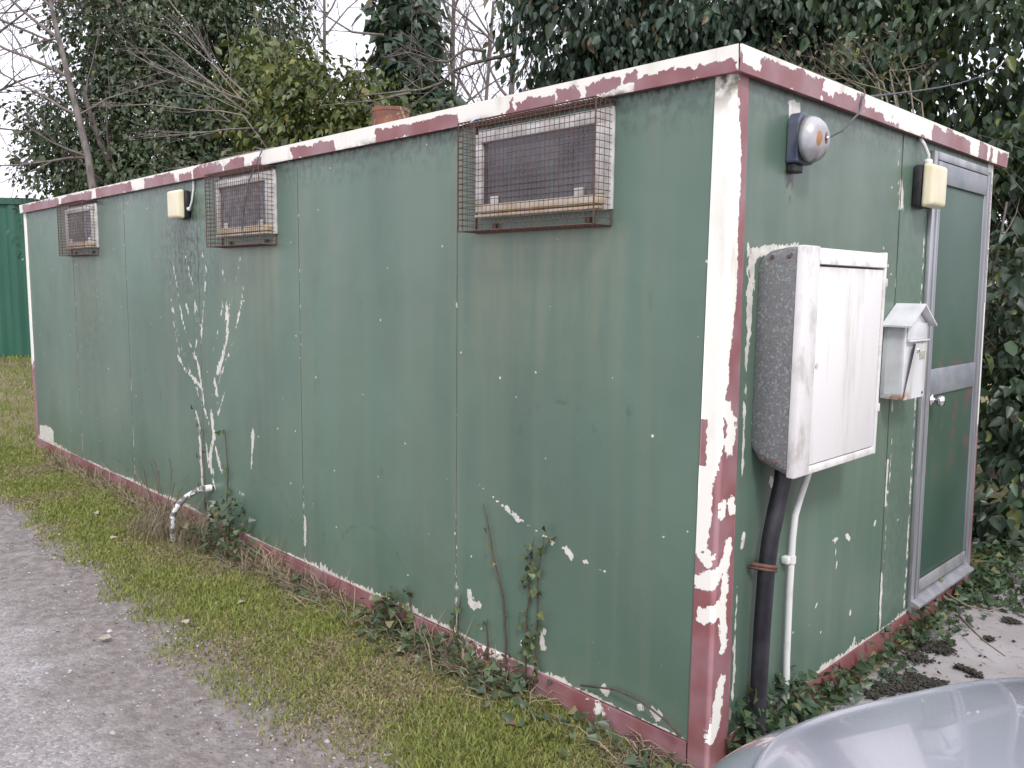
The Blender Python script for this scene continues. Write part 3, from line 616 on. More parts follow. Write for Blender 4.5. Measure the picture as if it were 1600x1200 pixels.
# ------------------------------------------------------------------ pipes on the end wall
duct = empty('cable_duct', 'thick black cable duct running from under the meter box to the ground', 'pipe', (0, .27, -.1))
mb = MB(); pth = [(.055, .325, 1.00), (.055, .320, .90), (.052, .290, .80), (.05, .262, .70), (.048, .250, .6), (.046, .243, .4), (.045, .240, .15), (.05, .236, -.05), (.05, .235, -.13)]
pts = [Vector((p[0], p[1]-.27, p[2]+.1)) for p in pth]; mb.tube(pts, .029, 18); mb.build('pipe', M['black_pipe'], duct, True)
mb = MB(); mb.tube([(.012, .243-.27-.045, .72), (.05, .25-.27-.034, .718), (.083, .25-.27, .712), (.05, .25-.27+.034, .706), (.012, .25-.27+.045, .70)], .0075, 6); 
mb.tube([(.012, .243-.27-.045, .708), (.05, .25-.27-.034, .706), (.083, .25-.27, .70), (.05, .25-.27+.034, .694), (.012, .25-.27+.045, .688)], .006, 6); mb.build('strap', M['strap'], duct, True)
wc = empty('white_conduit', 'thin white conduit pipe running down the end wall beside the black duct', 'pipe', (0, .49, -.1))
pth = [(.05, .545, .99), (.05, .545, .93), (.044, .53, .885), (.034, .498, .80), (.028, .480, .74), (.026, .474, .66), (.025, .473, .45), (.026, .476, .2), (.028, .484, .05), (.03, .49, -.12)]
mb = MB(); mb.tube([(p[0], p[1]-.49, p[2]+.1) for p in pth], .0125, 14); mb.build('pipe', M['white_pvc'], wc, True)
mb = MB(); mb.box((.001, -.05, .662), (.03, -.018, .690), .006); mb.lathe([(.0128, -.013), (.0165, -.013), (.0165, .013), (.0128, .013)], (.0255, -.0167, .676), (0, 0, 1), 16); mb.build('clip', M['white_pvc'], wc, 'auto')

# ------------------------------------------------------------------ overflow hose by the long wall
hose = empty('waste_pipe', 'curved flaking white waste pipe leaving the long wall and bending to the ground', 'pipe', (-3.5, -.1, 0))
hm = NB('flaking_white'); k = hm.ramp(hm.noise(30, 4), .47, .50); M['hose'] = hm.done(hm.mix(k, (.68, .67, .65), (.13, .13, .13)), .5)
base = Vector((-3.5, -.1, 0)); hp = [Vector((*LW(325, 763, -.03)[:1], -.03, LW(325, 763, -.03)[1]))]
for u, v, y in [(310, 765, -.09), (292, 776, -.16), (278, 790, -.21), (270, 806, -.24), (269, 825, -.25), (271, 842, -.25)]:
    q = LW(u, v, y); hp.append(Vector((q[0], y, q[1])))
hp[0].y = 0.0; hp.append(Vector((hp[-1].x, -.25, -.14)))
mb = MB(); mb.tube([p-base for p in hp], .0185, 14); mb.build('pipe', M['hose'], hose, True)
mb = MB(); mb.lathe([(.0187, -.02), (.023, -.02), (.023, .02), (.0187, .02)], hp[0]-base+Vector((0, -.03, 0)), (hp[1]-hp[0]), 16); mb.build('collar', M['white_pvc'], hose, 'auto')
q = LW(331, 790, -.03); MB().tube([Vector((q[0], -.03, q[1]+.03))-base, Vector((q[0], -.035, -.1))-base], .026, 12).build('down_pipe', simple('grey_pvc', (.2, .2, .21), (.3, .3, .3), 18, .5), hose, True)

# ------------------------------------------------------------------ roof vent, cables, oddments
rm = NB('rusted_steel'); k = rm.ramp(rm.noise(28, 5), .5, .62); c = rm.mix(rm.ramp(rm.noise(11, 4), .35, .65), (.25, .10, .06), (.14, .065, .05)); c = rm.mix(rm.math('MULTIPLY', k, rm.ramp(rm.noise(6, 2), .4, .6)), c, (.5, .42, .33)); M['rust'] = rm.done(c, .8)
vp = DP(611, 200, 4.55)
vent = empty('roof_vent', 'short rusty round flue pipe standing on the flat roof', 'flue', (vp[0], vp[1], 2.27))
zt = DP(611, 172, 4.55)[2]-2.27
MB().lathe([(.0, .0), (.103, 0), (.103, zt-.022), (.1055, zt-.02), (.1055, zt), (.098, zt), (.096, .02), (0, .02)], (0, 0, 0), (0, 0, 1), 36).build('pipe', M['rust'], vent, 'auto')
MB().lathe([(.105, 0), (.15, 0), (.15, .006), (.105, .02)], (0, 0, .0), (0, 0, 1), 36).build('flange', M['rust'], vent, 'auto')

bcab = MB(); e0 = Vector((OV+.004, EW(1345, 150, OV)[0], 2.26)); far = Vector(DP(1620, 52, 9.5))
pts = [far.lerp(e0, t)+Vector((0, 0, -.16*math.sin(math.pi*t))) for t in np.linspace(0, 1, 16)]
ex = Vector((.085, .44, 2.055))
pts[-1] = e0; pts += [e0+Vector((.005, -.02, -.05)), e0.lerp(ex, .35)+Vector((.03, 0, -.015)), e0.lerp(ex, .7)+Vector((.02, 0, -.02)), Vector((.06, .485, 2.06))]
o = bcab.tube(pts, [.0045]*16+[.0042, .004, .0032, .0025], 6).build('overhead_cable', M['cable'], None, True)
tag(o, 'thin dark cable from the trees over the roof edge down to the bell', 'cable')
q0 = LW(410, 232, -.05); q1 = LW(388, 285, -.125); q2 = LW(381, 330, -.12); q3 = LW(378, 362, -.12); q4 = LW(386, 371, -.11)
o = MB().tube([(-3.02, .12, 2.30), (-3.05, .0, 2.315), (q0[0], -.05, q0[1]-.005), (q1[0], -.125, q1[1]), (q2[0], -.12, q2[1]), (q3[0], -.12, q3[1]), (q4[0], -.11, q4[1])], .004, 6).build('loose_wire', M['cable'], None, True)
tag(o, 'loose grey wire hanging over the roof edge in front of the middle window', 'wire')
o = MB().box((-3.55, .03, 2.282), (-2.9, .09, 2.306), .004).build('timber_offcut', M['stick'], None); tag(o, 'pale splintered timber offcut lying on the roof edge', 'timber')
o = MB().tube([(*LW(735, 192, -.11)[:1], -.11, LW(735, 192, -.11)[1]), (LW(742, 186, -.1)[0], -.10, LW(742, 186, -.1)[1]), (LW(752, 184, -.06)[0], -.06, LW(752, 184, -.06)[1])], .004, 6).build('cable_tie', simple('pale_blue', (.45, .52, .65), rough=.4), None, True)
tag(o, 'pale blue plastic tie on the top corner of the near window guard', 'cable tie')

# ------------------------------------------------------------------ ground
def fbm(x, y, s, o=3):
    return mnoise.fractal(Vector((x*s, y*s, 1.7)), 1.0, 2.0, o)
def edge_y(x): return np.interp(x, [-40, -20, -9, -5.9, -3.7, -2.0, -1.4, -.9, 0, 6], [-4, -1.2, -.75, -.73, -.80, -.85, -.84, -.82, -.80, -1.2]) 
def gz(x, y):
    z = -.088
    t = min(max((-7.9-x)/4.6, 0), 1); z += .47*t*t*(3-2*t)*min(max((y+1.6)/1.4, 0), 1)
    t2 = min(max((-y-.75)/.25, 0), 1); z -= .012*t2
    if y < 0: z += .010*fbm(x, y, 2.2)
    return z
grass_soil = NB('verge_soil'); k = grass_soil.noise(3, 5); k2 = grass_soil.noise(40, 4)
c = grass_soil.mix(grass_soil.ramp(k, .38, .62), (.14, .155, .05), (.21, .18, .11)); c = grass_soil.mix(grass_soil.ramp(k2, .5, .7), c, (.10, .08, .055)); grass_soil.bump(k2, .6, .02); yy_ = grass_soil.math('ADD', grass_soil.xyz()[1], grass_soil.math('MULTIPLY', grass_soil.math('SUBTRACT', grass_soil.noise(5, 5), .5), .5))
dd_ = grass_soil.mix(grass_soil.ramp(grass_soil.noise(20, 5), .35, .7), (.175, .152, .140), (.258, .23, .218))
c = grass_soil.mix(grass_soil.ramp(yy_, -.56, -.82), c, dd_); M['soil'] = grass_soil.done(c, .95, 0, .2)
def sheet(name, xs, ys, zf, m, keep=None, attr=None):
    X, Y = np.meshgrid(xs, ys); nx, ny = len(xs), len(ys); V = np.array([(a, b, zf(a, b)) for a, b in zip(X.ravel(), Y.ravel())])
    i = (np.arange(nx-1)[None]+np.arange(ny-1)[:, None]*nx).ravel(); Fc = np.stack([i, i+1, i+nx+1, i+nx], 1)
    if keep is not None:
        cx = V[Fc].mean(1); Fc = Fc[np.array([keep(a, b) for a, b, _ in cx])]
    o = np_mesh(name, V, Fc, m, None, None, True); return tag(o, kind='structure')
xs = np.concatenate([[-900, -300, -120, -60, -35, -24], np.arange(-18, 3, .15), [3.5, 5, 8, 14, 30, 80, 300, 900]]); ys = np.concatenate([[-900, -300, -90, -30, -12, -7, -5], np.arange(-4, 6.5, .15), [8, 12, 20, 40, 100, 300, 900]])
sheet('ground', xs, ys, lambda x, y: gz(x, y)-.03 if y < edge_y(x)-.2 else gz(x, y), M['soil'])
# track: worn tarmac and gravel
tr = NB('gravel_track'); XY = tr.xyz()
v = tr.vor(55); v2 = tr.vor(130); patch = tr.ramp(tr.noise(1.3, 4), .4, .65)
stone = tr.mix(tr.sep(v.outputs['Color'])[0], (.225, .207, .208), (.385, .36, .362)); stone = tr.mix(tr.ramp(tr.sep(v2.outputs['Color'])[1], .86, .97), stone, (.5, .475, .485))
dirt = tr.mix(tr.ramp(tr.noise(20, 5), .35, .7), (.175, .152, .142), (.268, .24, .23))
far_ = tr.sep(tr.attr('wear'))[0]
dk = tr.math('ADD', far_, tr.math('MULTIPLY', tr.math('SUBTRACT', tr.noise(4, 5), .5), 1.1))
c = tr.mix(tr.ramp(dk, .35, .75), stone, dirt); c = tr.mix(tr.math('MULTIPLY', patch, .45), c, dirt)
c = tr.mix(tr.ramp(tr.noise(2.0, 5, (1, 2.5, 1)), .60, .78), c, (.20, .178, .172))
tr.bump(tr.math('ADD', tr.math('MULTIPLY', v.outputs['Distance'], -.7), tr.noise(90, 3)), .55, .012); M['track'] = tr.done(c, .85, 0, .3)
xs = np.concatenate([[-90, -50, -30, -22], np.arange(-16, 2.5, .06), [3, 4, 6, 10, 20]]); tt = np.concatenate([np.linspace(0, .5, 14), [.7, 1, 1.4, 2, 3, 4.5, 8, 12]])
V = []; W = []
for x in xs:
    ey = edge_y(x) + .07*fbm(x, 0, 1.6) + .05*fbm(x, 4, 6)
    for t in tt: y = ey-t; V.append((x, y, gz(x, y)+.004-.004*math.exp(-t/.06)*4)); W.append((math.exp(-t/.75), 0, 0))
nt_ = len(tt); Fc = [(i*nt_+j, i*nt_+j+1, (i+1)*nt_+j+1, (i+1)*nt_+j) for i in range(len(xs)-1) for j in range(nt_-1)]
o = np_mesh('track', V, Fc, M['track'], None, None, True); a = o.data.attributes.new('wear', 'FLOAT_COLOR', 'POINT'); c = np.ones((len(V), 4), dtype=np.float32); c[:, :3] = W; a.data.foreach_set('color', c.ravel()); tag(o, kind='structure')
# concrete apron
cc = NB('concrete'); c = cc.mix(cc.ramp(cc.noise(3, 5), .35, .7), (.29, .265, .265), (.37, .345, .345)); c = cc.mix(cc.ramp(cc.noise(26, 5), .58, .72), c, (.16, .14, .135)); cc.bump(cc.noise(60, 4), .4, .006); M['concrete'] = cc.done(c, .85, 0, .3)
sheet('concrete_apron', np.arange(-.02, 4.6, .1), np.arange(-.7, 3.6, .1), lambda x, y: -.078+.004*fbm(x, y, 1.5)-.05*(x < .05), M['concrete'], lambda x, y: x > .0 and (y > -.25-.35*x*0 or x > .35))

# ------------------------------------------------------------------ vegetation helpers
IVY_T = np.array([(0, 0, 0), (.42, .10, .05), (.27, .42, .06), (0, 1, -.12), (-.27, .42, .06), (-.42, .10, .05)]); IVY_F = np.array([(0, 1, 2), (0, 2, 3), (0, 3, 4), (0, 4, 5)])
OVAL_T = np.array([(0, 0, 0), (.27, .42, .07), (0, 1, -.08), (-.27, .42, .07)]); OVAL_F = np.array([(0, 1, 2), (0, 2, 3)])
HEART_T = np.array([(0, 0, 0), (.26, .22, .05), (.22, .58, .03), (0, 1, -.16), (-.22, .58, .03), (-.26, .22, .05)])
def nrm(a): return a/np.maximum(np.linalg.norm(a, axis=1, keepdims=True), 1e-9)
def leaf_arrays(P, tip, nor, size, T):
    t = nrm(tip); n = nrm(nor - (nor*t).sum(1, keepdims=True)*t); s = np.cross(t, n)
    return (P[:, None] + size[:, None, None]*(T[None, :, 0, None]*s[:, None] + T[None, :, 1, None]*t[:, None] + T[None, :, 2, None]*n[:, None])).reshape(-1, 3)
def leaf_mesh(name, P, tip, nor, size, cols, m, parent=None, T=IVY_T, F=IVY_F):
    V = leaf_arrays(P, tip, nor, size, T); k = len(T); N = len(P)
    Fc = (F[None]+np.arange(N)[:, None, None]*k).reshape(-1, 3); return np_mesh(name, V, Fc, m, parent, np.repeat(cols, k, 0))
def leaf_material(name, rough=.38, trans=.25):
    b = NB(name); c = b.attr('col'); b.done(c, rough, 0, .5)
    if trans:
        tn = b.n('ShaderNodeBsdfTranslucent'); b.l(b.mix(.5, c, (.16, .22, .03)), tn.inputs[0]); ms = b.n('ShaderNodeMixShader'); ms.inputs[0].default_value = trans
        b.l(b.b.outputs[0], ms.inputs[1]); b.l(tn.outputs[0], ms.inputs[2]); b.l(ms.outputs[0], b.out.inputs[0])
    return b.m
M['leaf'] = leaf_material('ivy_leaves', .42, .18); M['blade'] = leaf_material('grass_blades', .6, .3); M['dry'] = leaf_material('dry_stems', .85, .1)
M['bark'] = simple('grey_bark', (.19, .165, .15), (.09, .075, .068), 14, .9, stretch=(1, 1, .3), bump=.6)
M['bark_warm'] = simple('pale_brown_bark', (.30, .235, .20), (.16, .125, .105), 9, .9, stretch=(1, 1, .3), bump=.6)
M['twig'] = simple('twig_bark', (.20, .165, .15), (.125, .10, .092), 9, .9)
def foliage(ells, per_m2, size, tones, leaf_per=14, spread=.16, gap=.0, up=.35, droop=.75, seed=1, limit=None):
    """leaf clumps spread through the outer volume of overlapping ellipsoids"""
    g = np.random.default_rng(seed); Ps = []; Ts = []; Ns = []; Ss = []; Cs = []
    for c, r in ells:
        c = np.array(c); r = np.array(r); area = 4*math.pi*((r[0]*r[1]+r[0]*r[2]+r[1]*r[2])/3); nc = int(area*per_m2/leaf_per)
        d = nrm(g.normal(size=(nc, 3))); rad = g.uniform(.45, 1.06, nc)**.6; cp = c+d*r*rad[:, None]
        keep = np.ones(nc, bool)
        for i, p in enumerate(cp):
            nv = mnoise.noise(Vector(p*1.3)+Vector((seed, 0, 0))) + .5*mnoise.noise(Vector(p*3.1))
            keep[i] = nv > gap-.38
            if limit and not limit(p): keep[i] = False
        cp = cp[keep]; d = d[keep]; nc = len(cp)
        if not nc: continue
        tone = g.random(nc); br = .62+.7*g.random(nc)
        P = np.repeat(cp, leaf_per, 0)+g.normal(size=(nc*leaf_per, 3))*spread*np.array([1, 1, .75]); D = np.repeat(d, leaf_per, 0)
        N = nrm(D*.8+np.array([0, 0, up])+g.normal(size=P.shape)*.55); T = nrm(np.array([0, 0, -droop])+D*.55+g.normal(size=P.shape)*.45)
        S = size*g.lognormal(0, .18, len(P))*np.repeat(g.uniform(.75, 1.2, nc), leaf_per)*g.uniform(.45, 1.25, len(P)); tn = np.clip(np.repeat(tone, leaf_per)+g.normal(size=len(P))*.22, 0, 1)
        C = np.array(tones[0])*(1-tn[:, None])+np.array(tones[1])*tn[:, None]; yel = g.random(len(P)) < .05; C[yel] = np.array(tones[2]); C *= (np.repeat(br, leaf_per)*g.uniform(.8, 1.2, len(P)))[:, None]
        Ps.append(P); Ts.append(T); Ns.append(N); Ss.append(S); Cs.append(C)
    P = np.concatenate(Ps); T = np.concatenate(Ts); N = np.concatenate(Ns); S = np.concatenate(Ss); C = np.concatenate(Cs)
    if limit:
        k = np.array([limit(p) for p in P]); P, T, N, S, C = P[k], T[k], N[k], S[k], C[k]
    return P, T, N, S, C
DARK = [(.048, .078, .044), (.088, .122, .058), (.18, .16, .07)]
COOL = [(.034, .064, .045), (.074, .112, .074), (.13, .10, .05)]
YELL = [(.065, .095, .022), (.115, .135, .032), (.20, .18, .05)]
class Branches:
    def __init__(s, seed): s.mb = MB(); s.r = random.Random(seed); s.n = 0; s.ends = []
    def grow(s, p, d, length, rad, lvl, maxl, kids=4, wander=.22, lift=.12, ang=(.45, .95), taper=.35, shrink=(.5, .75)):
        r = s.r; nseg = 6 if lvl < 2 else 4; pts = [Vector(p)]; rads = [rad]; d = Vector(d).normalized(); dirs = [d]
        for i in range(nseg):
            d = (d+Vector((r.gauss(0, wander), r.gauss(0, wander), r.gauss(0, wander)+lift))*(.55 if lvl else .35)).normalized()
            pts.append(pts[-1]+d*length/nseg); rads.append(max(rad*(1-(1-taper)*(i+1)/nseg), min(.0022, rad*.5))); dirs.append(d)
        s.mb.tube(pts, rads, 7 if lvl == 0 else (5 if lvl == 1 else 3), False); s.n += 1; s.ends.append((pts[-1], d))
        if lvl < maxl:
            for k in range(kids):
                f = .25+.72*(k+r.random())/kids; i = min(int(f*nseg), nseg-1); q = pts[i].lerp(pts[i+1], f*nseg-i)
                ax = dirs[i].orthogonal().normalized(); ax.rotate(Matrix.Rotation(r.uniform(0, 6.283), 3, dirs[i])); nd = dirs[i].copy(); nd.rotate(Matrix.Rotation(r.uniform(*ang), 3, ax))
                s.grow(q, nd, length*r.uniform(*shrink)*(1.05-.5*f), rads[i]*r.uniform(.42, .6), lvl+1, maxl, kids if lvl == 0 else max(3, kids-1), wander, lift, ang, taper, shrink)

def base_on_ground(p): return Vector((p[0], p[1], gz(p[0], p[1])-.1))
# ------------------------------------------------------------------ far left: ivy-clad tree and bare trees
t = empty('ivy_clad_tree', 'broad dark ivy-clad tree rising behind the far left end of the cabin', 'tree', (-12.4, 3.4, .2))
o0 = np.array([-12.4, 3.4, .2])
def D(u, v, d): return DP(u, v, d)-o0
E_ = [(D(185, 60, 13.2), (.85, 1.0, 1.25)), (D(265, 45, 13.4), (1.25, 1.2, 1.3)), (D(135, 205, 13), (.75, .9, .75)), (D(240, 190, 13.3), (1.3, 1.2, 1.15)), (D(360, 130, 13.4), (1.0, 1.1, 1.5)), (D(120, 265, 12.8), (.65, .8, .5)), (D(250, 290, 13.2), (1.5, 1.2, .9)),
      (D(390, 220, 13.3), (.9, 1.0, .8)), (D(395, 30, 13.6), (.75, .9, 1.0)), (D(140, -60, 13.6), (.6, .8, .8)), (D(300, -120, 13.6), (1.7, 1.3, 1.2)), (D(170, 380, 13.2), (1.3, 1.0, .9))]
leaf_mesh('crown', *foliage(E_, 560, .100, DARK, 16, .16, .07, seed=11), M['leaf'], t, OVAL_T, OVAL_F)
b = Branches(5); b.grow((.2, 0, -.2), (.05, 0, 1), 6.2, .17, 0, 2, 6, .1, .1); b.mb.build('trunk', M['bark'], t, True)
t = empty('bare_tree', 'slim bare tree with greyish trunk leaning in front of the ivy-clad tree', 'tree', base_on_ground(DP(148, 470, 11)))
bp = t.location.copy()
pts = [Vector(DP(u, v, dd))-bp for u, v, dd in [(146, 300, 11), (138, 245, 11), (122, 180, 11), (107, 120, 11.05), (92, 60, 11.1), (80, 10, 11.1), (70, -60, 11.2), (58, -160, 11.3)]]; pts = [Vector((pts[0].x+.02, pts[0].y, -.05))]+pts
MB().tube(pts, [.06, .050, .047, .043, .038, .033, .028, .022, .013], 9).build('trunk', M['bark'], t, True)
b = Branches(9)
for i, dl, ln, rd in [(3, (-.75, -.8, .35), 1.5, .02), (4, (-.7, -.8, .5), 1.9, .026), (5, (-.6, -.9, .7), 1.8, .024), (2, (-.8, -.6, .1), 1.5, .02), (6, (-.5, -.8, .9), 1.6, .02), (7, (-.3, -.8, 1), 1.6, .018), (6, (.3, .6, 1), 1.4, .015), (3, (.5, .7, .5), 1.3, .014), (2, (-.6, -.9, .35), 1.4, .016), (5, (-.9, -.5, .1), 1.5, .014)]:
    b.grow(pts[i], dl, ln, rd, 1, 3, 6, .2, .03)
b.mb.build('branches', M['twig'], t, True)
# branches reaching in from outside the left edge
t = empty('bare_tree', 'bare tree standing off the left edge reaching thin boughs over the green container', 'tree', base_on_ground((-13.6, -1.4, 0)))
bp = t.location.copy(); b = Branches(21)
MB().tube([(0, 0, -.1), (.02, .03, 1.5), (.0, .05, 3.2), (-.05, .1, 5.2)], [.16, .13, .1, .05], 9).build('trunk', M['bark'], t, True)
for (u0, v0), (u1, v1), rd in [((-120, 60), (60, 130), .035), ((-110, 190), (110, 165), .03), ((-60, 230), (60, 190), .028), ((-60, 270), (90, 250), .018), ((-100, 20), (90, 40), .025), ((-60, 120), (70, 100), .018)]:
    a = Vector(DP(u0, v0-90, 13))-bp; e = Vector(DP(u1, v1-90+60, 11.8))-bp; b.grow(a, (e-a), (e-a).length, rd, 1, 3, 6, .17, .02, (.35, .8))
b.mb.build('branches', M['twig'], t, True)
# ------------------------------------------------------------------ middle: yellowish bush, ivy pillar, bare trees, overhanging twigs
t = empty('evergreen_bush', 'yellowish green evergreen bush showing over the middle of the roof left of the flue', 'bush', base_on_ground((-8.4, 4.3, 0)))
o0 = np.array(t.location); 
E_ = [(D(440, 150, 11.2), (.65, .8, .6)), (D(510, 165, 11), (.75, .8, .5)), (D(585, 180, 11), (.6, .7, .45)), (D(480, 225, 10.8), (1.0, .9, .7)), (D(590, 225, 10.8), (.9, .8, .5)), (D(425, 120, 11.4), (.45, .6, .45)), (D(520, 330, 11), (1.4, 1.0, 1.0))]
lim = lambda p: p[1]+o0[1] > 2.85
leaf_mesh('crown', *foliage(E_, 300, .125, YELL, 12, .17, .02, seed=31, limit=lim), M['leaf'], t, OVAL_T, OVAL_F)
b = Branches(33); b.grow((0, 0, 0), (0, 0, 1), 3.3, .09, 0, 2, 6, .15, .1); b.mb.build('trunk', M['bark'], t, True)
t = empty('ivy_pillar_tree', 'narrow upright trunk wrapped in dark ivy behind the rusty flue', 'tree', base_on_ground((-8.1, 5.0, 0)))
o0 = np.array(t.location)
E_ = [(D(640, v, 11.5), (r, r, .62)) for v, r in [(-60, .34), (-10, .36), (40, .38), (90, .36), (140, .46), (190, .55), (250, .6), (320, .6), (400, .6)]] + [(D(600, 30, 11.5), (.16, .2, .22)), (D(680, 175, 11.4), (.3, .3, .25))]
leaf_mesh('crown', *foliage(E_, 420, .15, COOL, 10, .10, .06, seed=41), M['leaf'], t)
b = Branches(43); b.grow((0, 0, 0), (.02, 0, 1), 7.5, .12, 0, 1, 6, .03, .03, (.3, .6), .35, (.10, .2)); b.mb.build('trunk', M['bark'], t, True)
for k, (u, d, lab, h, rd, sd_) in enumerate([(705, 15.5, 'first bare grey tree right of the ivy-wrapped trunk', 8.5, .075, 51), (770, 14, 'leaning bare grey tree beside the big ivy mass', 8.2, .085, 52), (505, 16, 'bare tree with upright stems left of the ivy-wrapped trunk', 8.8, .06, 53), (740, 17.5, 'farthest bare tree in the gap between the ivy masses', 9, .07, 54), (425, 17, 'bare tree showing above the yellowish bush', 8.8, .06, 55)]):
    g = base_on_ground(DP(u, 470, d)); t = empty('bare_tree', lab, 'tree', g); b = Branches(sd_)
    b.grow((0, 0, 0), (.06 if k == 1 else -.01, .02*k, 1), h*.8, rd, 0, 0, 0, .022, .02, taper=.4); b.mb.build('trunk', M['bark'], t, True)
    b2 = Branches(sd_+100); top = b.mb.v
    ax = [Vector(np.mean(np.array(top[i*7:i*7+7]), 0)) for i in range(7)]
    for j in range(15):
        f = 1.7+4.2*j/15+b2.r.random()*.1; i = min(int(f), 5); q = ax[i].lerp(ax[i+1], f-i); an = b2.r.uniform(0, 6.28)
        b2.grow(q, (math.cos(an)*.7, math.sin(an)*.7, .8), b2.r.uniform(1.2, 2.3), rd*.32, 1, 3, 5, .16, .08)
    b2.mb.build('branches', M['twig'], t, True)
t = empty('bare_tree', 'bare shrub sending long pale arching twigs across the dark ivy-clad tree', 'tree', base_on_ground((-8.9, 3.2, 0)))
bp = t.location.copy(); b = Branches(61)
root = Vector(DP(480, 330, 10.6))-bp
MB().tube([(0, 0, -.1), root*.5, root], [.05, .045, .035], 7).build('trunk', M['bark'], t, True)
for u0, v0, u1, v1, rd in [(470, 240, 240, 60, .017), (440, 215, 210, 20, .014), (470, 250, 300, 170, .013), (430, 175, 190, 90, .014), (480, 255, 330, 240, .012), (460, 200, 400, 20, .015), (400, 160, 270, 20, .012), (520, 220, 590, 60, .010), (420, 200, 220, 210, .011), (440, 250, 250, 260, .010), (380, 180, 170, 150, .010)]:
    a = Vector(DP(u0, v0, 10.6))-bp; e = Vector(DP(u1, v1, 10.9))-bp; b.grow(a, e-a, (e-a).length, rd, 1, 3, 6, .12, .0, (.25, .6), .3, (.4, .65))
    b.mb.tube([root, (root+a)/2+Vector((0, 0, .05)), a], [.03, rd*1.2, rd], 5, False)
b.mb.build('branches', simple('pale_twig', (.27, .235, .21), (.17, .145, .13), 9, .9), t, True)
t = empty('bare_tree', 'bare tree with crooked bough arching over the roof right of the flue', 'tree', base_on_ground((-7.0, 5.2, 0)))
bp = t.location.copy(); b = Branches(71)
MB().tube([(0, 0, -.1), (.05, 0, 1.8), (.0, .1, 3.2)], [.08, .07, .06], 7).build('trunk', M['bark'], t, True)
for l, rd in [([(800, 85), (765, 92), (735, 100), (705, 112), (690, 130), (660, 140), (625, 143), (560, 150)], .024), ([(760, 80), (730, 76), (715, 85), (700, 97), (680, 95), (640, 82), (600, 90)], .02), ([(640, 145), (580, 158), (500, 165)], .014), ([(700, 105), (720, 130), (735, 155)], .018), ([(600, 55), (550, 50), (510, 25), (480, -10)], .016)]:
    pts = [Vector(DP(u, v, 9.6))-bp for u, v in l]; b.mb.tube(pts, list(np.linspace(rd, rd*.35, len(pts))), 6, False)
    for i in range(1, len(pts)):
        for q in range(2): b.grow(pts[i], (b.r.uniform(-1, .4), b.r.uniform(-.5, .5), b.r.uniform(-.3, 1)), b.r.uniform(.3, .8), rd*.4, 2, 3, 4, .2, .03)
b.mb.build('branches', M['bark'], t, True)
# ------------------------------------------------------------------ right: big ivy masses
t = empty('ivy_tree', 'huge mass of drooping dark ivy hanging above the near corner of the roof', 'tree', base_on_ground((-2.6, 5.6, 0)))
o0 = np.array(t.location)
E_ = [(D(905, -10, 8.2), (.75, .8, .85)), (D(870, 60, 8.4), (.42, .6, .5)), (D(1010, 0, 8.2), (.9, .9, .85)), (D(1130, -20, 8.0), (1.0, .9, .9)), (D(960, 110, 8.6), (.8, .7, .55)), (D(1090, 60, 8.6), (.9, .7, .7)), (D(1000, -190, 8.6), (1.6, 1.2, 1.0)), (D(1150, 160, 8.6), (1.2, .8, .9)), (D(1230, 40, 8.2), (.9, .9, .8)), (D(1000, 330, 8.8), (1.5, .9, 1.4))]
lim = lambda p: p[1]+o0[1] > 2.75
leaf_mesh('crown', *foliage(E_, 560, .106, COOL, 22, .14, .27, droop=1.3, seed=81, limit=lim), M['leaf'], t, HEART_T)
b = Branches(83); b.grow((0, 0, 0), (0, 0, 1), 4.2, .2, 0, 1, 5, .08, .08, (.3, .6), .35, (.3, .45)); b.mb.build('trunk', M['bark'], t, True)
t = empty('ivy_tree', 'dark ivy tree with bright leaf sprays and sky gaps above the door', 'tree', base_on_ground((-.7, 6.0, 0)))
o0 = np.array(t.location)
E_ = [(D(1330, -40, 7.6), (1.0, .9, .9)), (D(1470, 40, 7.0), (.9, .8, .7)), (D(1590, 60, 6.6), (.75, .8, .8)), (D(1420, 150, 7.4), (.85, .7, .55)), (D(1560, 190, 7.0), (.8, .7, .6)), (D(1300, 120, 8.2), (.8, .7, .5)), (D(1640, 280, 6.6), (.8, .8, .8)), (D(1500, -180, 7.6), (1.6, 1.2, 1.0)), (D(1480, 230, 7.8), (.8, .5, .6))]
lim = lambda p: p[1]+o0[1] > 2.95
leaf_mesh('crown', *foliage(E_, 560, .104, [(.030, .058, .034), (.060, .098, .042), (.16, .19, .05)], 18, .14, .36, droop=1.3, seed=91, limit=lim), M['leaf'], t, HEART_T)
b = Branches(93); b.grow((0, 0, 0), (0, 0, 1), 4.2, .2, 0, 1, 5, .08, .08, (.3, .6), .35, (.3, .45)); b.mb.build('trunk', M['bark'], t, True)
t = empty('ivy_hedge', 'ragged ivy hedge filling the gap beside the cabin door at the right edge', 'hedge', base_on_ground((.1, 4.2, 0)))
o0 = np.array(t.location)
E_ = [(D(1590, 340, 6.2), (.55, .5, .6)), (D(1600, 500, 5.8), (.45, .45, .5)), (D(1590, 640, 5.7), (.42, .42, .45)), (D(1600, 760, 5.5), (.42, .4, .4)), (D(1590, 860, 5.3), (.4, .35, .28)), (D(1680, 420, 6), (.8, .6, .9)), (D(1700, 700, 5.6), (.8, .6, .6)), (D(1545, 420, 6.6), (.35, .4, .7)), (D(1545, 640, 6.4), (.35, .4, .6)), (D(1540, 820, 5.8), (.3, .35, .3))]
lim = lambda p: p[1]+o0[1] > 2.72
leaf_mesh('crown', *foliage(E_, 330, .11, [(.022, .045, .030), (.045, .075, .040), (.13, .16, .05)], 14, .11, .42, seed=101, limit=lim), M['leaf'], t, HEART_T)
b = Branches(103)
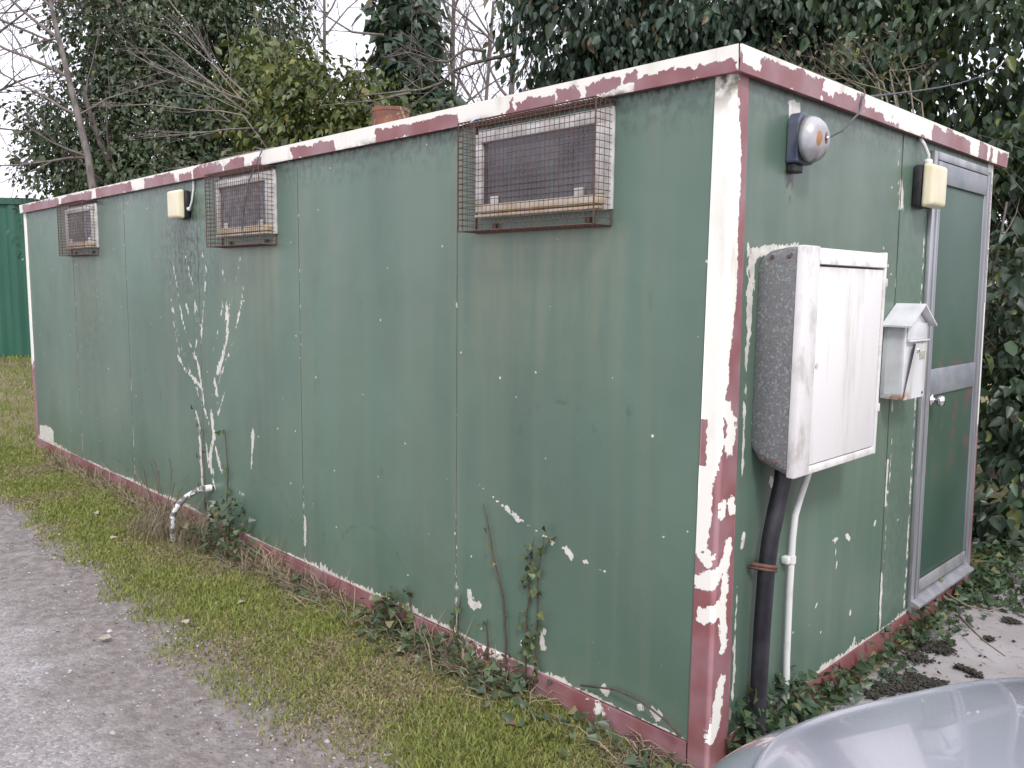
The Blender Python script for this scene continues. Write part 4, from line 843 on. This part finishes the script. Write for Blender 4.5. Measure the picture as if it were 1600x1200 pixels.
for k in range(7): b.grow((-.6+.25*k, .2*math.sin(k*2), 0), (.1*math.sin(k), .1, 1), 2.4, .022, 0, 2, 5, .2, .06)
b.mb.build('trunk', M['bark'], t, True)
t = empty('bramble', 'dead grey bramble twigs spilling over the roof edge behind the bell', 'bramble', (-.3, 2.9, 1.9))
bp = t.location.copy(); b = Branches(111)
for u0, v0, u1, v1 in [(1345, 150, 1240, 118), (1350, 140, 1270, 95), (1380, 130, 1300, 85), (1340, 145, 1220, 100), (1420, 120, 1380, 40), (1390, 110, 1450, 130), (1330, 135, 1200, 90), (1400, 150, 1300, 120), (1370, 120, 1330, 60), (1440, 160, 1400, 110)]:
    a = Vector(DP(u0, v0, 5.6))-bp; e = Vector(DP(u1, v1, 5.4))-bp; b.grow(a, e-a, (e-a).length, .006, 1, 3, 5, .25, .0, (.4, .9))
    b.mb.tube([(0, 0, -1.9), (a.x*.5, a.y*.5+.1, a.z*.4-.4), a], [.008, .007, .006], 4, False)
b.mb.build('stem', M['stick'], t, True)
g = np.random.default_rng(5); en = [e for e in b.ends if g.random() < .6]
P = np.array([e[0] for e in en]); leaf_mesh('leaves', P, g.normal(size=P.shape)-np.array([0, 0, .6]), g.normal(size=P.shape)+np.array([0, 0, 1]), g.uniform(.025, .05, len(P)), np.array([(.17, .14, .08)])*g.uniform(.6, 1.2, (len(P), 1)), M['leaf'], t, OVAL_T, OVAL_F)
# far line of trees that closes the horizon
for k, (x, y, s_) in enumerate([(-34, 26, 5), (-27, 30, 5.5), (-18, 33, 6), (-9, 34, 6), (0, 33, 6), (8, 30, 5.5), (-42, 14, 4), (-46, 4, 3)]):
    tt_ = empty('far_tree', 'distant leafy tree in the line closing the horizon behind the cabin', 'tree', (x, y, gz(x, y)), group='distant trees behind the cabin')
    E_ = [((0, 0, s_*.4), (s_*.5, s_*.5, s_*.36)), ((s_*.3, 0, s_*.3), (s_*.4, s_*.4, s_*.28))]
    leaf_mesh('crown', *foliage(E_, 26, .45, DARK, 12, .5, .1, seed=120+k), M['leaf'], tt_, OVAL_T, OVAL_F)
    MB().tube([(0, 0, -.2), (0, 0, s_*.5)], [.2, .1], 7).build('trunk', M['bark'], tt_)

# ------------------------------------------------------------------ green shipping container on the left
ct = empty('shipping_container', 'dark green corrugated shipping container beyond the far left end of the cabin', 'container', (0, 0, 0))
pA = np.array(GR(62, 568, .25)); fwd = DP(20, 575, 12.8)[:2]; ct_a = math.atan2(_R[1], _R[0])
p0 = DP(66, 572, 12.9); ct.location = (p0[0], p0[1], p0[2]-.02); ct.rotation_euler = (0, 0, ct_a+R(4))
M['cont'] = simple('container_green', (.018, .095, .062), (.030, .115, .075), 3, .45, stretch=(1, 1, .2), bump=.15)
M['cont_d'] = simple('container_rail', (.018, .085, .055), (.03, .1, .07), 5, .5)
L6, W6, H6 = 6.06, 2.44, 2.59
def corr(x0, x1, y, z0, z1, depth, pitch=.278, along='x'):
    xs = []; k = x0
    prof_ = [(0, 0), (.072, 0), (.14, 1), (.21, 1), (.278, 0)]
    while k < x1:
        for a, d in prof_[:-1]:
            if k+a <= x1: xs.append((k+a, d))
        k += pitch
    xs.append((x1, 0)); v = [(a, y+d*depth, z) if along == 'x' else (y+d*depth, a, z) for z in (z0, z1) for a, d in xs]; n = len(xs)
    return v, [(i, i+1, n+i+1, n+i) for i in range(n-1)]
mb = MB(); mb.add(*corr(-L6+.12, -.12, .02, .15, H6-.1, .036)); mb.add(*corr(-L6+.12, -.12, W6-.02, .15, H6-.1, -.036)); mb.build('side_panel', M['cont'], ct)
for a_, d_ in ((-.02, -.036), (-L6+.02, .036)): MB().add(*corr(.12, W6-.12, a_, .15, H6-.1, d_, along='y')).build('end_panel', M['cont'], ct)
mb = MB(); mb.box((-L6+.001, .03, H6-.05), (-.001, W6-.03, H6-.02)); mb.build('roof', M['cont'], ct)
for z0_, z1_ in ((H6-.1, H6), (0, .15)):
    for y in (0, W6-.06): MB().box((-L6+.1601, y, z0_), (-.1601, y+.06, z1_), .006).build('rail', M['cont_d'], ct)
    for x in (-L6, -.06): MB().box((x, .1601, z0_), (x+.06, W6-.1601, z1_-.001), .006).build('rail', M['cont_d'], ct)
for x in (-L6, -.16):
    for y in (0, W6-.16): MB().box((x, y, 0), (x+.16, y+.16, H6), .008).build('corner_post', M['cont_d'], ct)

# ------------------------------------------------------------------ grass, dry stalks, ivy on the ground, pebbles, moss
def nz2(x, y, s, off=0): return mnoise.noise(Vector((x*s+off, y*s, .3)))
def blades(n, sampler, hmin, hmax, seed, dry_bias=0.):
    g = np.random.default_rng(seed); V = []; C = []
    P = sampler(n, g); N = len(P); an = g.uniform(0, 6.283, N); ln = g.uniform(0, 6.283, N); h = g.uniform(hmin, hmax, N)
    pat = np.array([nz2(x, y, 1.9)+.5*nz2(x, y, 5., 9) for x, y, _ in P]); dryp = np.clip(.20-pat*.95+dry_bias, .04, .8); dry = g.random(N) < dryp
    wd = g.uniform(.0013, .0027, N)*(1+.15*np.linalg.norm(P[:, :2]-CAM[:2], axis=1)); lean_ = np.where(dry, g.uniform(.7, 1.6, N), g.uniform(.25, .95, N)); h = np.where(dry, h*.75, h*(1+.35*np.clip(pat, -1, 1)))
    a = np.stack([np.cos(an), np.sin(an), 0*an], 1); l = np.stack([np.cos(ln), np.sin(ln), 0*ln], 1); up = np.array([0, 0, 1.])
    b0 = P-a*wd[:, None]; b1 = P+a*wd[:, None]; m_ = P+up*(h*.6)[:, None]+l*(h*lean_*.35)[:, None]; m0 = m_-a*(wd*.8)[:, None]; m1 = m_+a*(wd*.8)[:, None]; tp = P+up*(h*np.where(dry, .55, .95))[:, None]+l*(h*lean_)[:, None]
    V = np.stack([b0, b1, m1, m0, tp], 1).reshape(-1, 3); i = np.arange(N)[:, None]*5
    F = np.concatenate([i+np.array([[0, 1, 2]]), i+np.array([[0, 2, 3]]), i+np.array([[3, 2, 4]])])
    gcol = np.array([.23, .262, .070])*(1-.0)+(g.random((N, 1))-.3)*np.array([[.10, .06, .02]]); dcol = np.array([.37, .30, .18])*g.uniform(.55, 1.15, (N, 1)); c = np.where(dry[:, None], dcol, np.clip(gcol, .02, 1)*g.uniform(.75, 1.25, (N, 1)))
    return V, F, np.repeat(c, 5, 0)
def verge(n, g):
    x = -7.9*g.random(n)**1.35+.05; e = np.array([edge_y(a)+.07*fbm(a, 0, 1.6)+.05*fbm(a, 4, 6) for a in x]); tt = g.random(n)
    y = e-.10+(.088-e)*tt; k = (g.random(n) < np.clip(-.05+tt*2.1+.22*np.array([nz2(a, b, 4.5, 31) for a, b in zip(x, y)]), 0.004, 1)) & (np.array([nz2(a, b, 3.5, 4) for a, b in zip(x, y)]) > -.85+.25*np.clip(.3-tt, 0, 1)*2)
    x, y = x[k], y[k]; return np.stack([x, y, [gz(a, b) for a, b in zip(x, y)]], 1)
def field(n, g):
    x = -7.7-13*g.random(n)**1.4; y = -1.6+7*g.random(n); k = (y > np.array([edge_y(a)+.1*fbm(a, 0, 1.6) for a in x])) & (np.array([nz2(a, b, 1.6, 4) for a, b in zip(x, y)]) > -.35); x, y = x[k], y[k]
    return np.stack([x, y, [gz(a, b) for a, b in zip(x, y)]], 1)
A = [blades(150000, verge, .012, .036, 1), blades(26000, field, .035, .085, 2, .08)]
V = np.concatenate([a[0] for a in A]); off = np.cumsum([0]+[len(a[0]) for a in A[:-1]]); F = np.concatenate([a[1]+o_ for a, o_ in zip(A, off)]); Cc = np.concatenate([a[2] for a in A])
tag(np_mesh('grass', V, F, M['blade'], None, Cc), 'short green and straw-coloured grass on the verge along the cabin', 'grass', kind='stuff')
# dry stalks tangled along the skirting
g = np.random.default_rng(77); mb = []; P0 = []; 
def straw(n):
    V = []; F = []; C = []
    for i in range(n):
        x = -.15-7.2*g.random()**1.1; dens = .5+.9*nz2(x, 0, 1.3, 2)
        if g.random() > dens: continue
        y = -.02-abs(g.normal())*.075; p = Vector((x, y, gz(x, y)+.003)); d = Vector((g.normal(), g.normal()*.45-.15, abs(g.normal())*.42+.08)).normalized(); ln = g.uniform(.07, .30); w_ = g.uniform(.0015, .0028)
        q = p+d*ln*.5; e = q+(d+Vector((g.normal()*.3, g.normal()*.3, -.5))).normalized()*ln*.5; e.z = max(e.z, gz(e.x, e.y)+.004)
        if e.y > -.012: e.y = -.012
        if q.y > -.012: q.y = -.012
        s_ = d.cross(Vector((0, 0, 1))).normalized()*w_ if abs(d.z) < .95 else Vector((w_, 0, 0)); u_ = Vector((0, 0, w_))
        k = len(V); V += [p-s_, p+s_, q+s_, q-s_, e, p+u_, q+u_*1.5]; F += [(k, k+1, k+2), (k, k+2, k+3), (k+3, k+2, k+4), (k, k+5, k+6), (k, k+6, k+3), (k+1, k+2, k+6)]
        c = np.array((.31, .25, .17))*g.uniform(.5, 1.2); C += [c]*7
    return V, F, C
V, F, Cc = straw(6800); tag(np_mesh('dry_stalks', [tuple(p) for p in V], F, M['dry'], None, np.array(Cc)), 'tangled pale dry stalks lying along the red skirting', 'dead stalks', kind='stuff')
# ground ivy
def ivy_patch(pts_fn, n, size, seed, tones=DARK, flat=.5, out=(0, -.5, .8)):
    g = np.random.default_rng(seed); P = pts_fn(n, g); N = len(P); nor = nrm(np.array(out)+g.normal(size=(N, 3))*flat); T = nrm(g.normal(size=(N, 3))*np.array([1, 1, .5])+np.array([0, 0, -.25])); S = size*g.uniform(.5, 1.3, N); tn = np.clip(g.random(N), 0, 1)[:, None]
    C = (np.array(tones[0])*(1-tn)+np.array(tones[1])*tn)*g.uniform(.7, 1.35, (N, 1)); y_ = g.random(N) < .06; C[y_] = tones[2]; return P, T, nor, S, C
def along_long(n, g):
    out_ = []
    for xc, wd, h, m_ in [(-1.72, .18, .19, 170), (-1.25, .24, .11, 150), (-.92, .18, .10, 110), (-.5, .25, .06, 60), (-.12, .15, .05, 40), (-3.3, .26, .34, 330), (-2.4, .5, .05, 40), (-1.5, .2, .08, 90)]:
        x = xc+g.normal(size=m_)*wd*.55; k = g.random(m_); y = -.02-np.abs(g.normal(size=m_))*.085*(1 if xc > -3 else 1.6); z = -.085+h*k*np.exp(-((x-xc)/wd)**2)+.01; out_.append(np.stack([x, y, z], 1))
    return np.concatenate(out_)
def along_end(n, g):
    y = .08+2.9*g.random(n); x = .02+np.abs(g.normal(size=n))*(.032+.03*y); z = -.07+np.abs(g.normal(size=n))*.055*np.exp(-x/.18)+.015*g.random(n)
    b0 = np.stack([.02+np.abs(g.normal(size=420))*.045, g.uniform(.12, .60, 420), -.08+.22*g.random(420)**1.8], 1)
    far_n = 3600; x2 = g.uniform(-.1, 1.6, far_n); y2 = g.uniform(2.35, 3.7, far_n); k = (y2 > 2.2+.75*np.clip(x2-.25, 0, 1.2)) & ((y2 > 2.66) | (x2 > .03)); far_p = np.stack([x2, y2, -.07+.10*g.random(far_n)**2+.12*np.clip(y2-2.7, 0, 1)*g.random(far_n)], 1)[k]
    a0 = np.stack([x, y, z], 1); a0 = a0[g.random(len(a0)) < .45+.5*np.array([nz2(a, b, 3) for a, b, _ in a0])+.25]
    return np.concatenate([a0, b0, far_p])
A = [ivy_patch(along_long, 0, .042, 1), ivy_patch(along_end, 1300, .041, 2, [(.032, .062, .034), (.06, .10, .045), (.15, .15, .06)], .5, (.5, 0, .9))]
tag(leaf_mesh('ivy_ground_cover', *[np.concatenate([a[i] for a in A]) for i in range(5)], M['leaf']), 'low dark ivy creeping along the foot of the cabin and over the concrete edge', 'ivy', kind='stuff')
# climbing ivy stems: each one a plant
def climber(px, label, nleaf, size, seed, plane='long', dead=False):
    rr = random.Random(seed); pts = []
    for u, v in px:
        if plane == 'long': q = LW(u, v, -.008); pts.append(Vector((q[0], -.008-rr.random()*.004, q[1])))
        else: q = EW(u, v, .01); pts.append(Vector((.01+rr.random()*.006, q[0], q[1])))
    pts[-1].z = -.1
    base = pts[-1].copy(); o = empty('climbing_ivy', label, 'ivy', base, group='ivy stems climbing the cabin wall'); dens = []
    for a, b in zip(pts[:-1], pts[1:]):
        k = max(2, int((b-a).length/.05))
        for i in range(k): dens.append(a.lerp(b, i/k)+Vector((rr.gauss(0, .004), -abs(rr.gauss(0, .003)) if plane == 'long' else 0, 0)))
    dens.append(pts[-1]); MB().tube([p-base for p in dens], list(np.linspace(.0022, .0055, len(dens))), 5).build('stem', M['twig'] if dead else M['stem_brown'], o, True)
    g = np.random.default_rng(seed); P = []
    for i in range(nleaf):
        f = g.random()**.8; q = dens[min(int(f*len(dens)), len(dens)-1)]-base; P.append((q.x+g.normal()*.02, q.y-.006-abs(g.normal())*.008, q.z+g.normal()*.015) if plane == 'long' else (q.x+.006+abs(g.normal())*.012, q.y+g.normal()*.02, q.z))
    P = np.array(P); out = (0, -1, .35) if plane == 'long' else (1, 0, .35); N = len(P)
    C = np.array([(.05, .085, .035)])*(1-g.random((N, 1)))+np.array([(.13, .15, .05)])*g.random((N, 1)); 
    leaf_mesh('leaves', P, nrm(g.normal(size=(N, 3))*np.array([1, .3, 1])+np.array([0, 0, -.2])), nrm(np.array(out)+g.normal(size=(N, 3))*.35), size*g.uniform(.55, 1.2, N), C, M['leaf'], o)
M['stem_brown'] = simple('ivy_stem', (.11, .07, .05), (.07, .05, .04), 30, .9)
climber([(757, 787), (764, 822), (776, 880), (785, 930), (790, 980), (794, 1030)], 'nearly bare ivy stem standing left of the paired leafy stems', 9, .028, 1)
climber([(837, 838), (832, 870), (826, 905), (824, 960), (822, 1030)], 'left leafy ivy stem of the pair below the diagonal scratch', 46, .034, 2)
climber([(850, 838), (846, 880), (842, 920), (840, 975), (836, 1040)], 'right leafy ivy stem of the pair below the diagonal scratch', 42, .034, 3)
climber([(720, 928), (718, 950), (716, 975), (720, 1010)], 'short leafy ivy stem climbing on the panel joint', 18, .036, 4)
climber([(637, 915), (640, 935), (645, 960), (648, 985)], 'short ivy stem rising from the clump left of the panel joint', 14, .05, 5)
climber([(762, 968), (763, 985), (765, 1010)], 'stubby ivy stem right of the panel joint', 8, .03, 6)
climber([(352, 674), (354, 705), (357, 740), (356, 780), (362, 850)], 'thin ivy stem right of the flaking white waste pipe', 16, .045, 7)
climber([(306, 640), (316, 690), (318, 740), (322, 800), (330, 850)], 'dry ivy stem on the bared creeper trail above the waste pipe', 10, .045, 8, dead=True)
climber([(1165, 1072), (1172, 1100), (1176, 1140), (1180, 1175)], 'ivy stem between the corner post and the black duct', 26, .05, 9, 'end')
climber([(1236, 1060), (1240, 1085), (1232, 1110), (1236, 1140)], 'ivy stem twined round the foot of the white conduit', 16, .045, 10, 'end')
# trailing dead bramble across the corner
q = [LW(u, v, -.03) for u, v in [(905, 1072), (960, 1078), (1000, 1095), (1040, 1125), (1066, 1150)]]
o = MB().tube([(a, -.02-.004*i, b) for i, (a, b) in enumerate(q)], .004, 5).build('dead_runner', M['stem_brown'], None, True); tag(o, 'dead brown runner trailing along the wall foot near the corner post', 'dead stem')
# small bare shrub by the waste pipe
t = empty('bare_shrub', 'small leafless reddish shrub against the wall left of the waste pipe', 'shrub', (-4.05, -.22, -.1)); b = Branches(131)
for k in range(6):
    an = -2.6+.8*k; b.grow((.015*k-.06, 0, 0), (math.cos(an)*.85-.2, -.10+.05*math.sin(k), 1.0), .46+.06*(k % 4), .0045, 1, 3, 3, .22, .03, (.35, .85))
b.mb.build('stem', simple('red_twig', (.24, .18, .145), (.15, .115, .09), 12, .9), t, True)
# mound of dry growth round the pipe
g = np.random.default_rng(88); V = []; F = []; Cc = []
for i in range(760):
    p = Vector((-3.62+g.normal()*.22, -.10-abs(g.normal())*.10, -.09)) if i < 420 else Vector((-4.0+g.normal()*.16, -.22-abs(g.normal())*.12, -.09)); d = Vector((g.normal()*.5, g.normal()*.3-.1, 1)).normalized(); ln = g.uniform(.1, .38)*(1 if i < 420 else .55); w_ = g.uniform(.0015, .003); q = p+d*ln*.6; e = q+(d+Vector((g.normal()*.6, g.normal()*.4, -.7))).normalized()*ln*.5
    for z_ in (q, e): z_.y = min(z_.y, -.015)
    s_ = Vector((1, 0, 0))*w_; k = len(V); V += [p-s_, p+s_, q+s_, q-s_, e]; F += [(k, k+1, k+2), (k, k+2, k+3), (k+3, k+2, k+4)]; Cc += [np.array((.30, .245, .16))*g.uniform(.45, 1.1)]*5
tag(np_mesh('dead_grass_tuft', [tuple(p) for p in V], F, M['dry'], None, np.array(Cc)), 'tuft of dead grass and weeds round the white waste pipe', 'dead grass', kind='stuff')
# pebbles on the track
g = np.random.default_rng(99); ico = bmesh.new(); bmesh.ops.create_icosphere(ico, subdivisions=1, radius=1); iv = np.array([p.co[:] for p in ico.verts]); iF = np.array([[q.index for q in f.verts] for f in ico.faces]); ico.free()
n = 12000; x = .9-8.5*g.random(n)**1.5; y = np.array([edge_y(a) for a in x])+.12-2.2*g.random(n)**1.2; s_ = .0025+.006*g.random(n)**3; s_[:400] *= 1.9
P = np.stack([x, y, [gz(a, b)+.002 for a, b in zip(x, y)]], 1); V = (P[:, None]+iv[None]*s_[:, None, None]*np.array([1.25, 1, .6])*(1+.25*g.normal(size=(n, 12, 1)))).reshape(-1, 3)
pc = np.array([(.32, .30, .305)])*g.uniform(.4, 1.45, (n, 1)); tag(np_mesh('gravel', V, (iF[None]+np.arange(n)[:, None, None]*12).reshape(-1, 3), leaf_material('pebbles', .8, 0), None, np.repeat(pc, 12, 0)), 'loose grey gravel scattered over the track', 'gravel', kind='stuff')
# moss and leaf crumbs on the apron
cl = [GR(u, v, -.075)+(r,) for u, v, r in [(1415, 1072, .07), (1385, 1078, .05), (1465, 1015, .06), (1462, 1072, .05), (1435, 1030, .05), (1500, 1045, .02), (1515, 1050, .022), (1527, 1057, .018), (1510, 1080, .02), (1362, 1088, .03), (1398, 1065, .04), (1440, 1065, .035), (1580, 972, .03), (1480, 1005, .03), (1545, 1000, .02), (1362, 1070, .02), (1430, 1060, .03), (1450, 1012, .05)]]
P = []
for a, b_, r in cl: k = int(2600*r**1.3*6); P.append(np.stack([a+g.normal(size=k)*r*.5, b_+g.normal(size=k)*r*.5, -.072+.012*g.random(k)], 1))
k = 160; P.append(np.stack([g.uniform(.05, 1.2, k), g.uniform(.4, 2.8, k), np.full(k, -.072)], 1)); P = np.concatenate(P); n = len(P); s_ = g.uniform(.003, .009, n)
V = (P[:, None]+iv[None]*s_[:, None, None]*np.array([1, 1, .5])*(1+.3*g.normal(size=(n, 12, 1)))).reshape(-1, 3)
tag(np_mesh('moss', V, (iF[None]+np.arange(n)[:, None, None]*12).reshape(-1, 3), leaf_material('moss', .95, 0), None, np.repeat(np.array([(.038, .034, .026)])*g.uniform(.5, 1.6, (n, 1)), 12, 0)), 'dark crumbs of moss scattered on the concrete beside the door', 'moss', kind='stuff')
# sticks on the apron
for px, lab in [([(1470, 923), (1485, 932), (1510, 948), (1545, 955), (1570, 950)], 'pale curved stick lying on the ivy below the door'), ([(1500, 965), (1520, 985), (1540, 1005), (1570, 1025)], 'dark thin stick lying on the concrete near the car'), ([(1520, 850), (1540, 848), (1555, 845)], 'short pale twig caught in the ivy beside the door frame'), ([(1580, 905), (1595, 912), (1610, 925)], 'pale twig in the ivy at the right edge')]:
    pts = [Vector((*GR(u, v, -.02), -.02+.01*random.random())) for u, v in px]; o = MB().tube(pts, list(np.linspace(.006, .003, len(pts))), 6).build('stick', M['stick'], None, True); tag(o, lab, 'stick', 'fallen sticks by the door')
# fallen leaves on the verge
lg = [(148, 800, .05, 'pale dead leaf on the grass near the far end of the cabin'), (172, 840, .035, 'small white scrap of leaf on the grass left of the waste pipe'), (163, 996, .05, 'pale green leaf fallen on the gravel track'), (295, 972, .03, 'small pale leaf fallen at the edge of the grass'), (380, 940, .035, 'curled pale leaf on the grass in front of the skirting'), (790, 1125, .04, 'brown dead leaf on the grass below the leafy ivy stems')]
for i, (u, v, s_, lab) in enumerate(lg):
    x, y = GR(u, v, -.06); P = np.array([[0., 0, 0]]); an = i*1.3
    o = leaf_mesh('fallen_leaf', P, np.array([[math.cos(an), math.sin(an), .1]]), np.array([[.2, -.2, 1.]]), np.array([s_*1.4]), np.array([(.42, .38, .30) if i != 5 else (.2, .12, .07)]), M['leaf']); o.location = (x, y, gz(x, y)+.03); tag(o, lab, 'leaf', 'fallen leaves')

g = np.random.default_rng(311); n = 900; x = .3-7.5*g.random(n)**1.2; e = np.array([edge_y(a) for a in x]); y = np.where(g.random(n) < .65, e*g.random(n)**.8, e-.5*g.random(n)**2)-.01
P = np.stack([x, y, [gz(a, b)+.012*(b > c_) + .006 for a, b, c_ in zip(x, y, e)]], 1); C = np.array([(.22, .15, .09)])*g.uniform(.4, 1.7, (n, 1))
tag(leaf_mesh('leaf_litter', P, g.normal(size=(n, 3))*np.array([1, 1, .25]), np.array([0, 0, 1.])+g.normal(size=(n, 3))*.4, g.uniform(.008, .028, n), C, M['leaf'], None, OVAL_T, OVAL_F), 'small brown leaf crumbs littering the verge and track edge', 'leaf litter', kind='stuff')

# ------------------------------------------------------------------ parked car
HEAD = Vector((math.cos(R(157)), math.sin(R(157)), 0))
car = empty('parked_car', 'silver car parked at the lower right with its bonnet facing the cabin', 'car', (.59, -.425, -.078), (0, 0, math.atan2(HEAD.y, HEAD.x)))
cp = NB('silver_paint'); cp.b.inputs['Coat Weight'].default_value = .9; cp.b.inputs['Coat Roughness'].default_value = .04
M['paint'] = cp.done(cp.mix(cp.ramp(cp.noise(600, 2), .4, .6), (.42, .43, .50), (.47, .48, .545)), cp.math('ADD', cp.math('MULTIPLY', cp.ramp(cp.noise(7, 5), .3, .8), .06), .22), .45)
M['cglass'] = simple('car_glass', (.012, .014, .016), None, rough=.05); M['rubber'] = simple('tyre_rubber', (.02, .02, .02), (.03, .03, .03), 30, .8); M['lens'] = simple('lamp_lens', (.55, .57, .6), None, rough=.08, metal=.3); M['redlens'] = simple('tail_lens', (.35, .02, .02), None, rough=.15)
CL, HW = 3.75, .81                            # local: nose at +x = 0, car goes to -x
PP = 3.5                                      # plan is one superellipse; t runs from the rim (0) to the middle (1)
def rim(th, t):
    c, sn = math.cos(th), math.sin(th)
    return -CL/2+CL/2*(1-t)*math.copysign(abs(c)**(2/PP), c), HW*(1-t)*math.copysign(abs(sn)**(2/PP), sn)
def zcar(y, t): return .885-.142*math.exp(-t/.055)-.183*math.exp(-t/.257)-.0085*(y/HW)**2
def sink(x, t): return -.014*min(max((t-.108)/.02, 0), 1)*(x > -1.14)
n = 144; TH = [2*math.pi*k/n for k in range(n)]; rings = []
for zf, t in [(.16, .06), (.20, .02), (.30, .004), (.38, -.004), (.42, -.002)]: rings.append([(*rim(th, t), zf) for th in TH])
for t in [0, .01, .02, .035, .05, .07, .085, .1, .108, .13, .17, .22, .28, .35, .45, .6, .8, .999]: rings.append([(*rim(th, t), zcar(rim(th, t)[1], t)+sink(rim(th, t)[0], t)) for th in TH])
mb = MB(); mb.add([p for r_ in rings for p in r_], [(i*n+j, i*n+(j+1) % n, (i+1)*n+(j+1) % n, (i+1)*n+j) for i in range(len(rings)-1) for j in range(n)]+[tuple(range(n))[::-1]])
body = mb.build('body', M['paint'], car, True)
# bonnet panel with a rolled lip, standing a little above the wings
bon = MB(); ths = np.linspace(-1.5, 1.5, 121); vv = []; tl = [(.098, -.003), (.0995, .009), (.102, .0145), (.105, .0155), (.109, .0125), (.116, .0085), (.126, .006), (.14, .0047), (.22, .004), (.28, .004), (.35, .004), (.45, .004), (.6, .004), (.8, .004), (.999, .004)]
for t, dz in tl:
    for th in ths:
        x, y = rim(th, t); vv.append((max(x, -1.12), y, zcar(y, t)+dz))
k = len(ths); bon.add(vv, [(i*k+j, i*k+j+1, (i+1)*k+j+1, (i+1)*k+j) for i in range(len(tl)-1) for j in range(k-1)]); bon.build('bonnet', M['paint'], car, True)
gh = MB(); lv = [(.84, -1.02, -3.35, .70), (1.10, -1.42, -3.12, .645), (1.34, -1.85, -2.95, .57), (1.40, -2.05, -2.8, .50), (1.415, -2.3, -2.6, .3)]; rg = []
for z, xf, xr, hw in lv:
    cx, hx = (xf+xr)/2, (xf-xr)/2; rg.append([(cx+hx*math.copysign(abs(math.cos(2*math.pi*k/48))**.35, math.cos(2*math.pi*k/48)), hw*math.copysign(abs(math.sin(2*math.pi*k/48))**.35, math.sin(2*math.pi*k/48)), z) for k in range(48)])
gh.add([p for r_ in rg for p in r_], [(i*48+j, i*48+(j+1) % 48, (i+1)*48+(j+1) % 48, (i+1)*48+j) for i in range(len(rg)-1) for j in range(48)]+[tuple(4*48+k for k in range(48))]); gh.build('cab', M['paint'], car, True)
def cab_pt(c, z, side, off):                  # side: 'f' front / 'r' rear (c across), 'l'/'k' the flanks (c along)
    q = [np.interp(z, [l_[0] for l_ in lv], [l_[k] for l_ in lv]) for k in (1, 2, 3)]; cx, hx, hw = (q[0]+q[1])/2, (q[0]-q[1])/2, q[2]; m = (1-abs(c)**(2/.35))**.175
    return {'f': (cx+hx*m+off, hw*c, z+off*.6), 'r': (cx-hx*m-off, hw*c, z+off*.6), 'l': (cx+hx*c, hw*m+off, z+off*.3), 'k': (cx+hx*c, -hw*m-off, z+off*.3)}[side]
def pane(nm, side, c0, c1, z0, z1):
    cs = np.linspace(c0, c1, 15); zs = np.linspace(z0, z1, 9)
    v = [cab_pt(c, z, side, .006) for z in zs for c in cs]; MB().add(v, [(i*15+j, i*15+j+1, i*15+16+j, i*15+15+j) for i in range(8) for j in range(14)]).build(nm, M['cglass'], car, True)
pane('windscreen', 'f', -.84, .84, .90, 1.31); pane('rear_window', 'r', -.8, .8, .95, 1.30)
for s_ in (-1, 1):
    sd_ = 'l' if s_ > 0 else 'k'; pane('side_window', sd_, .08, .84, .93, 1.30); pane('side_window', sd_, -.82, .02, .93, 1.30)
    MB().box((-1.42, s_*.80-.07, .92), (-1.30, s_*.80+.07, 1.03), .03).build('wing_mirror', M['paint'], car, 'auto')
    MB().box((-.30, s_*.56-.12, .40), (-.105, s_*.56+.12, .52), .04).build('headlight', M['lens'], car, 'auto')
    MB().box((-CL+.04, s_*.66-.08, .60), (-CL+.16, s_*.66+.08, .84), .03).build('tail_light', M['redlens'], car, 'auto')
    for x in (-.72, -3.05):
        wh = MB().lathe([(.19, -.09), (.27, -.095), (.295, -.07), (.30, 0), (.295, .07), (.27, .095), (.19, .09)], (x, s_*.74, .30), (0, 1, 0), 32).build('wheel', M['rubber'], car, True)
        MB().lathe([(.0, .07), (.05, .075), (.16, .06), (.19, .085), (.19, -.085), (0, -.08)], (x, s_*.74, .30), (0, s_, 0), 28).build('rim', M['alu'], wh, True)
MB().box((-.10, -.45, .24), (.012, .45, .38), .03).build('bumper', M['black_plastic'], car, 'auto')
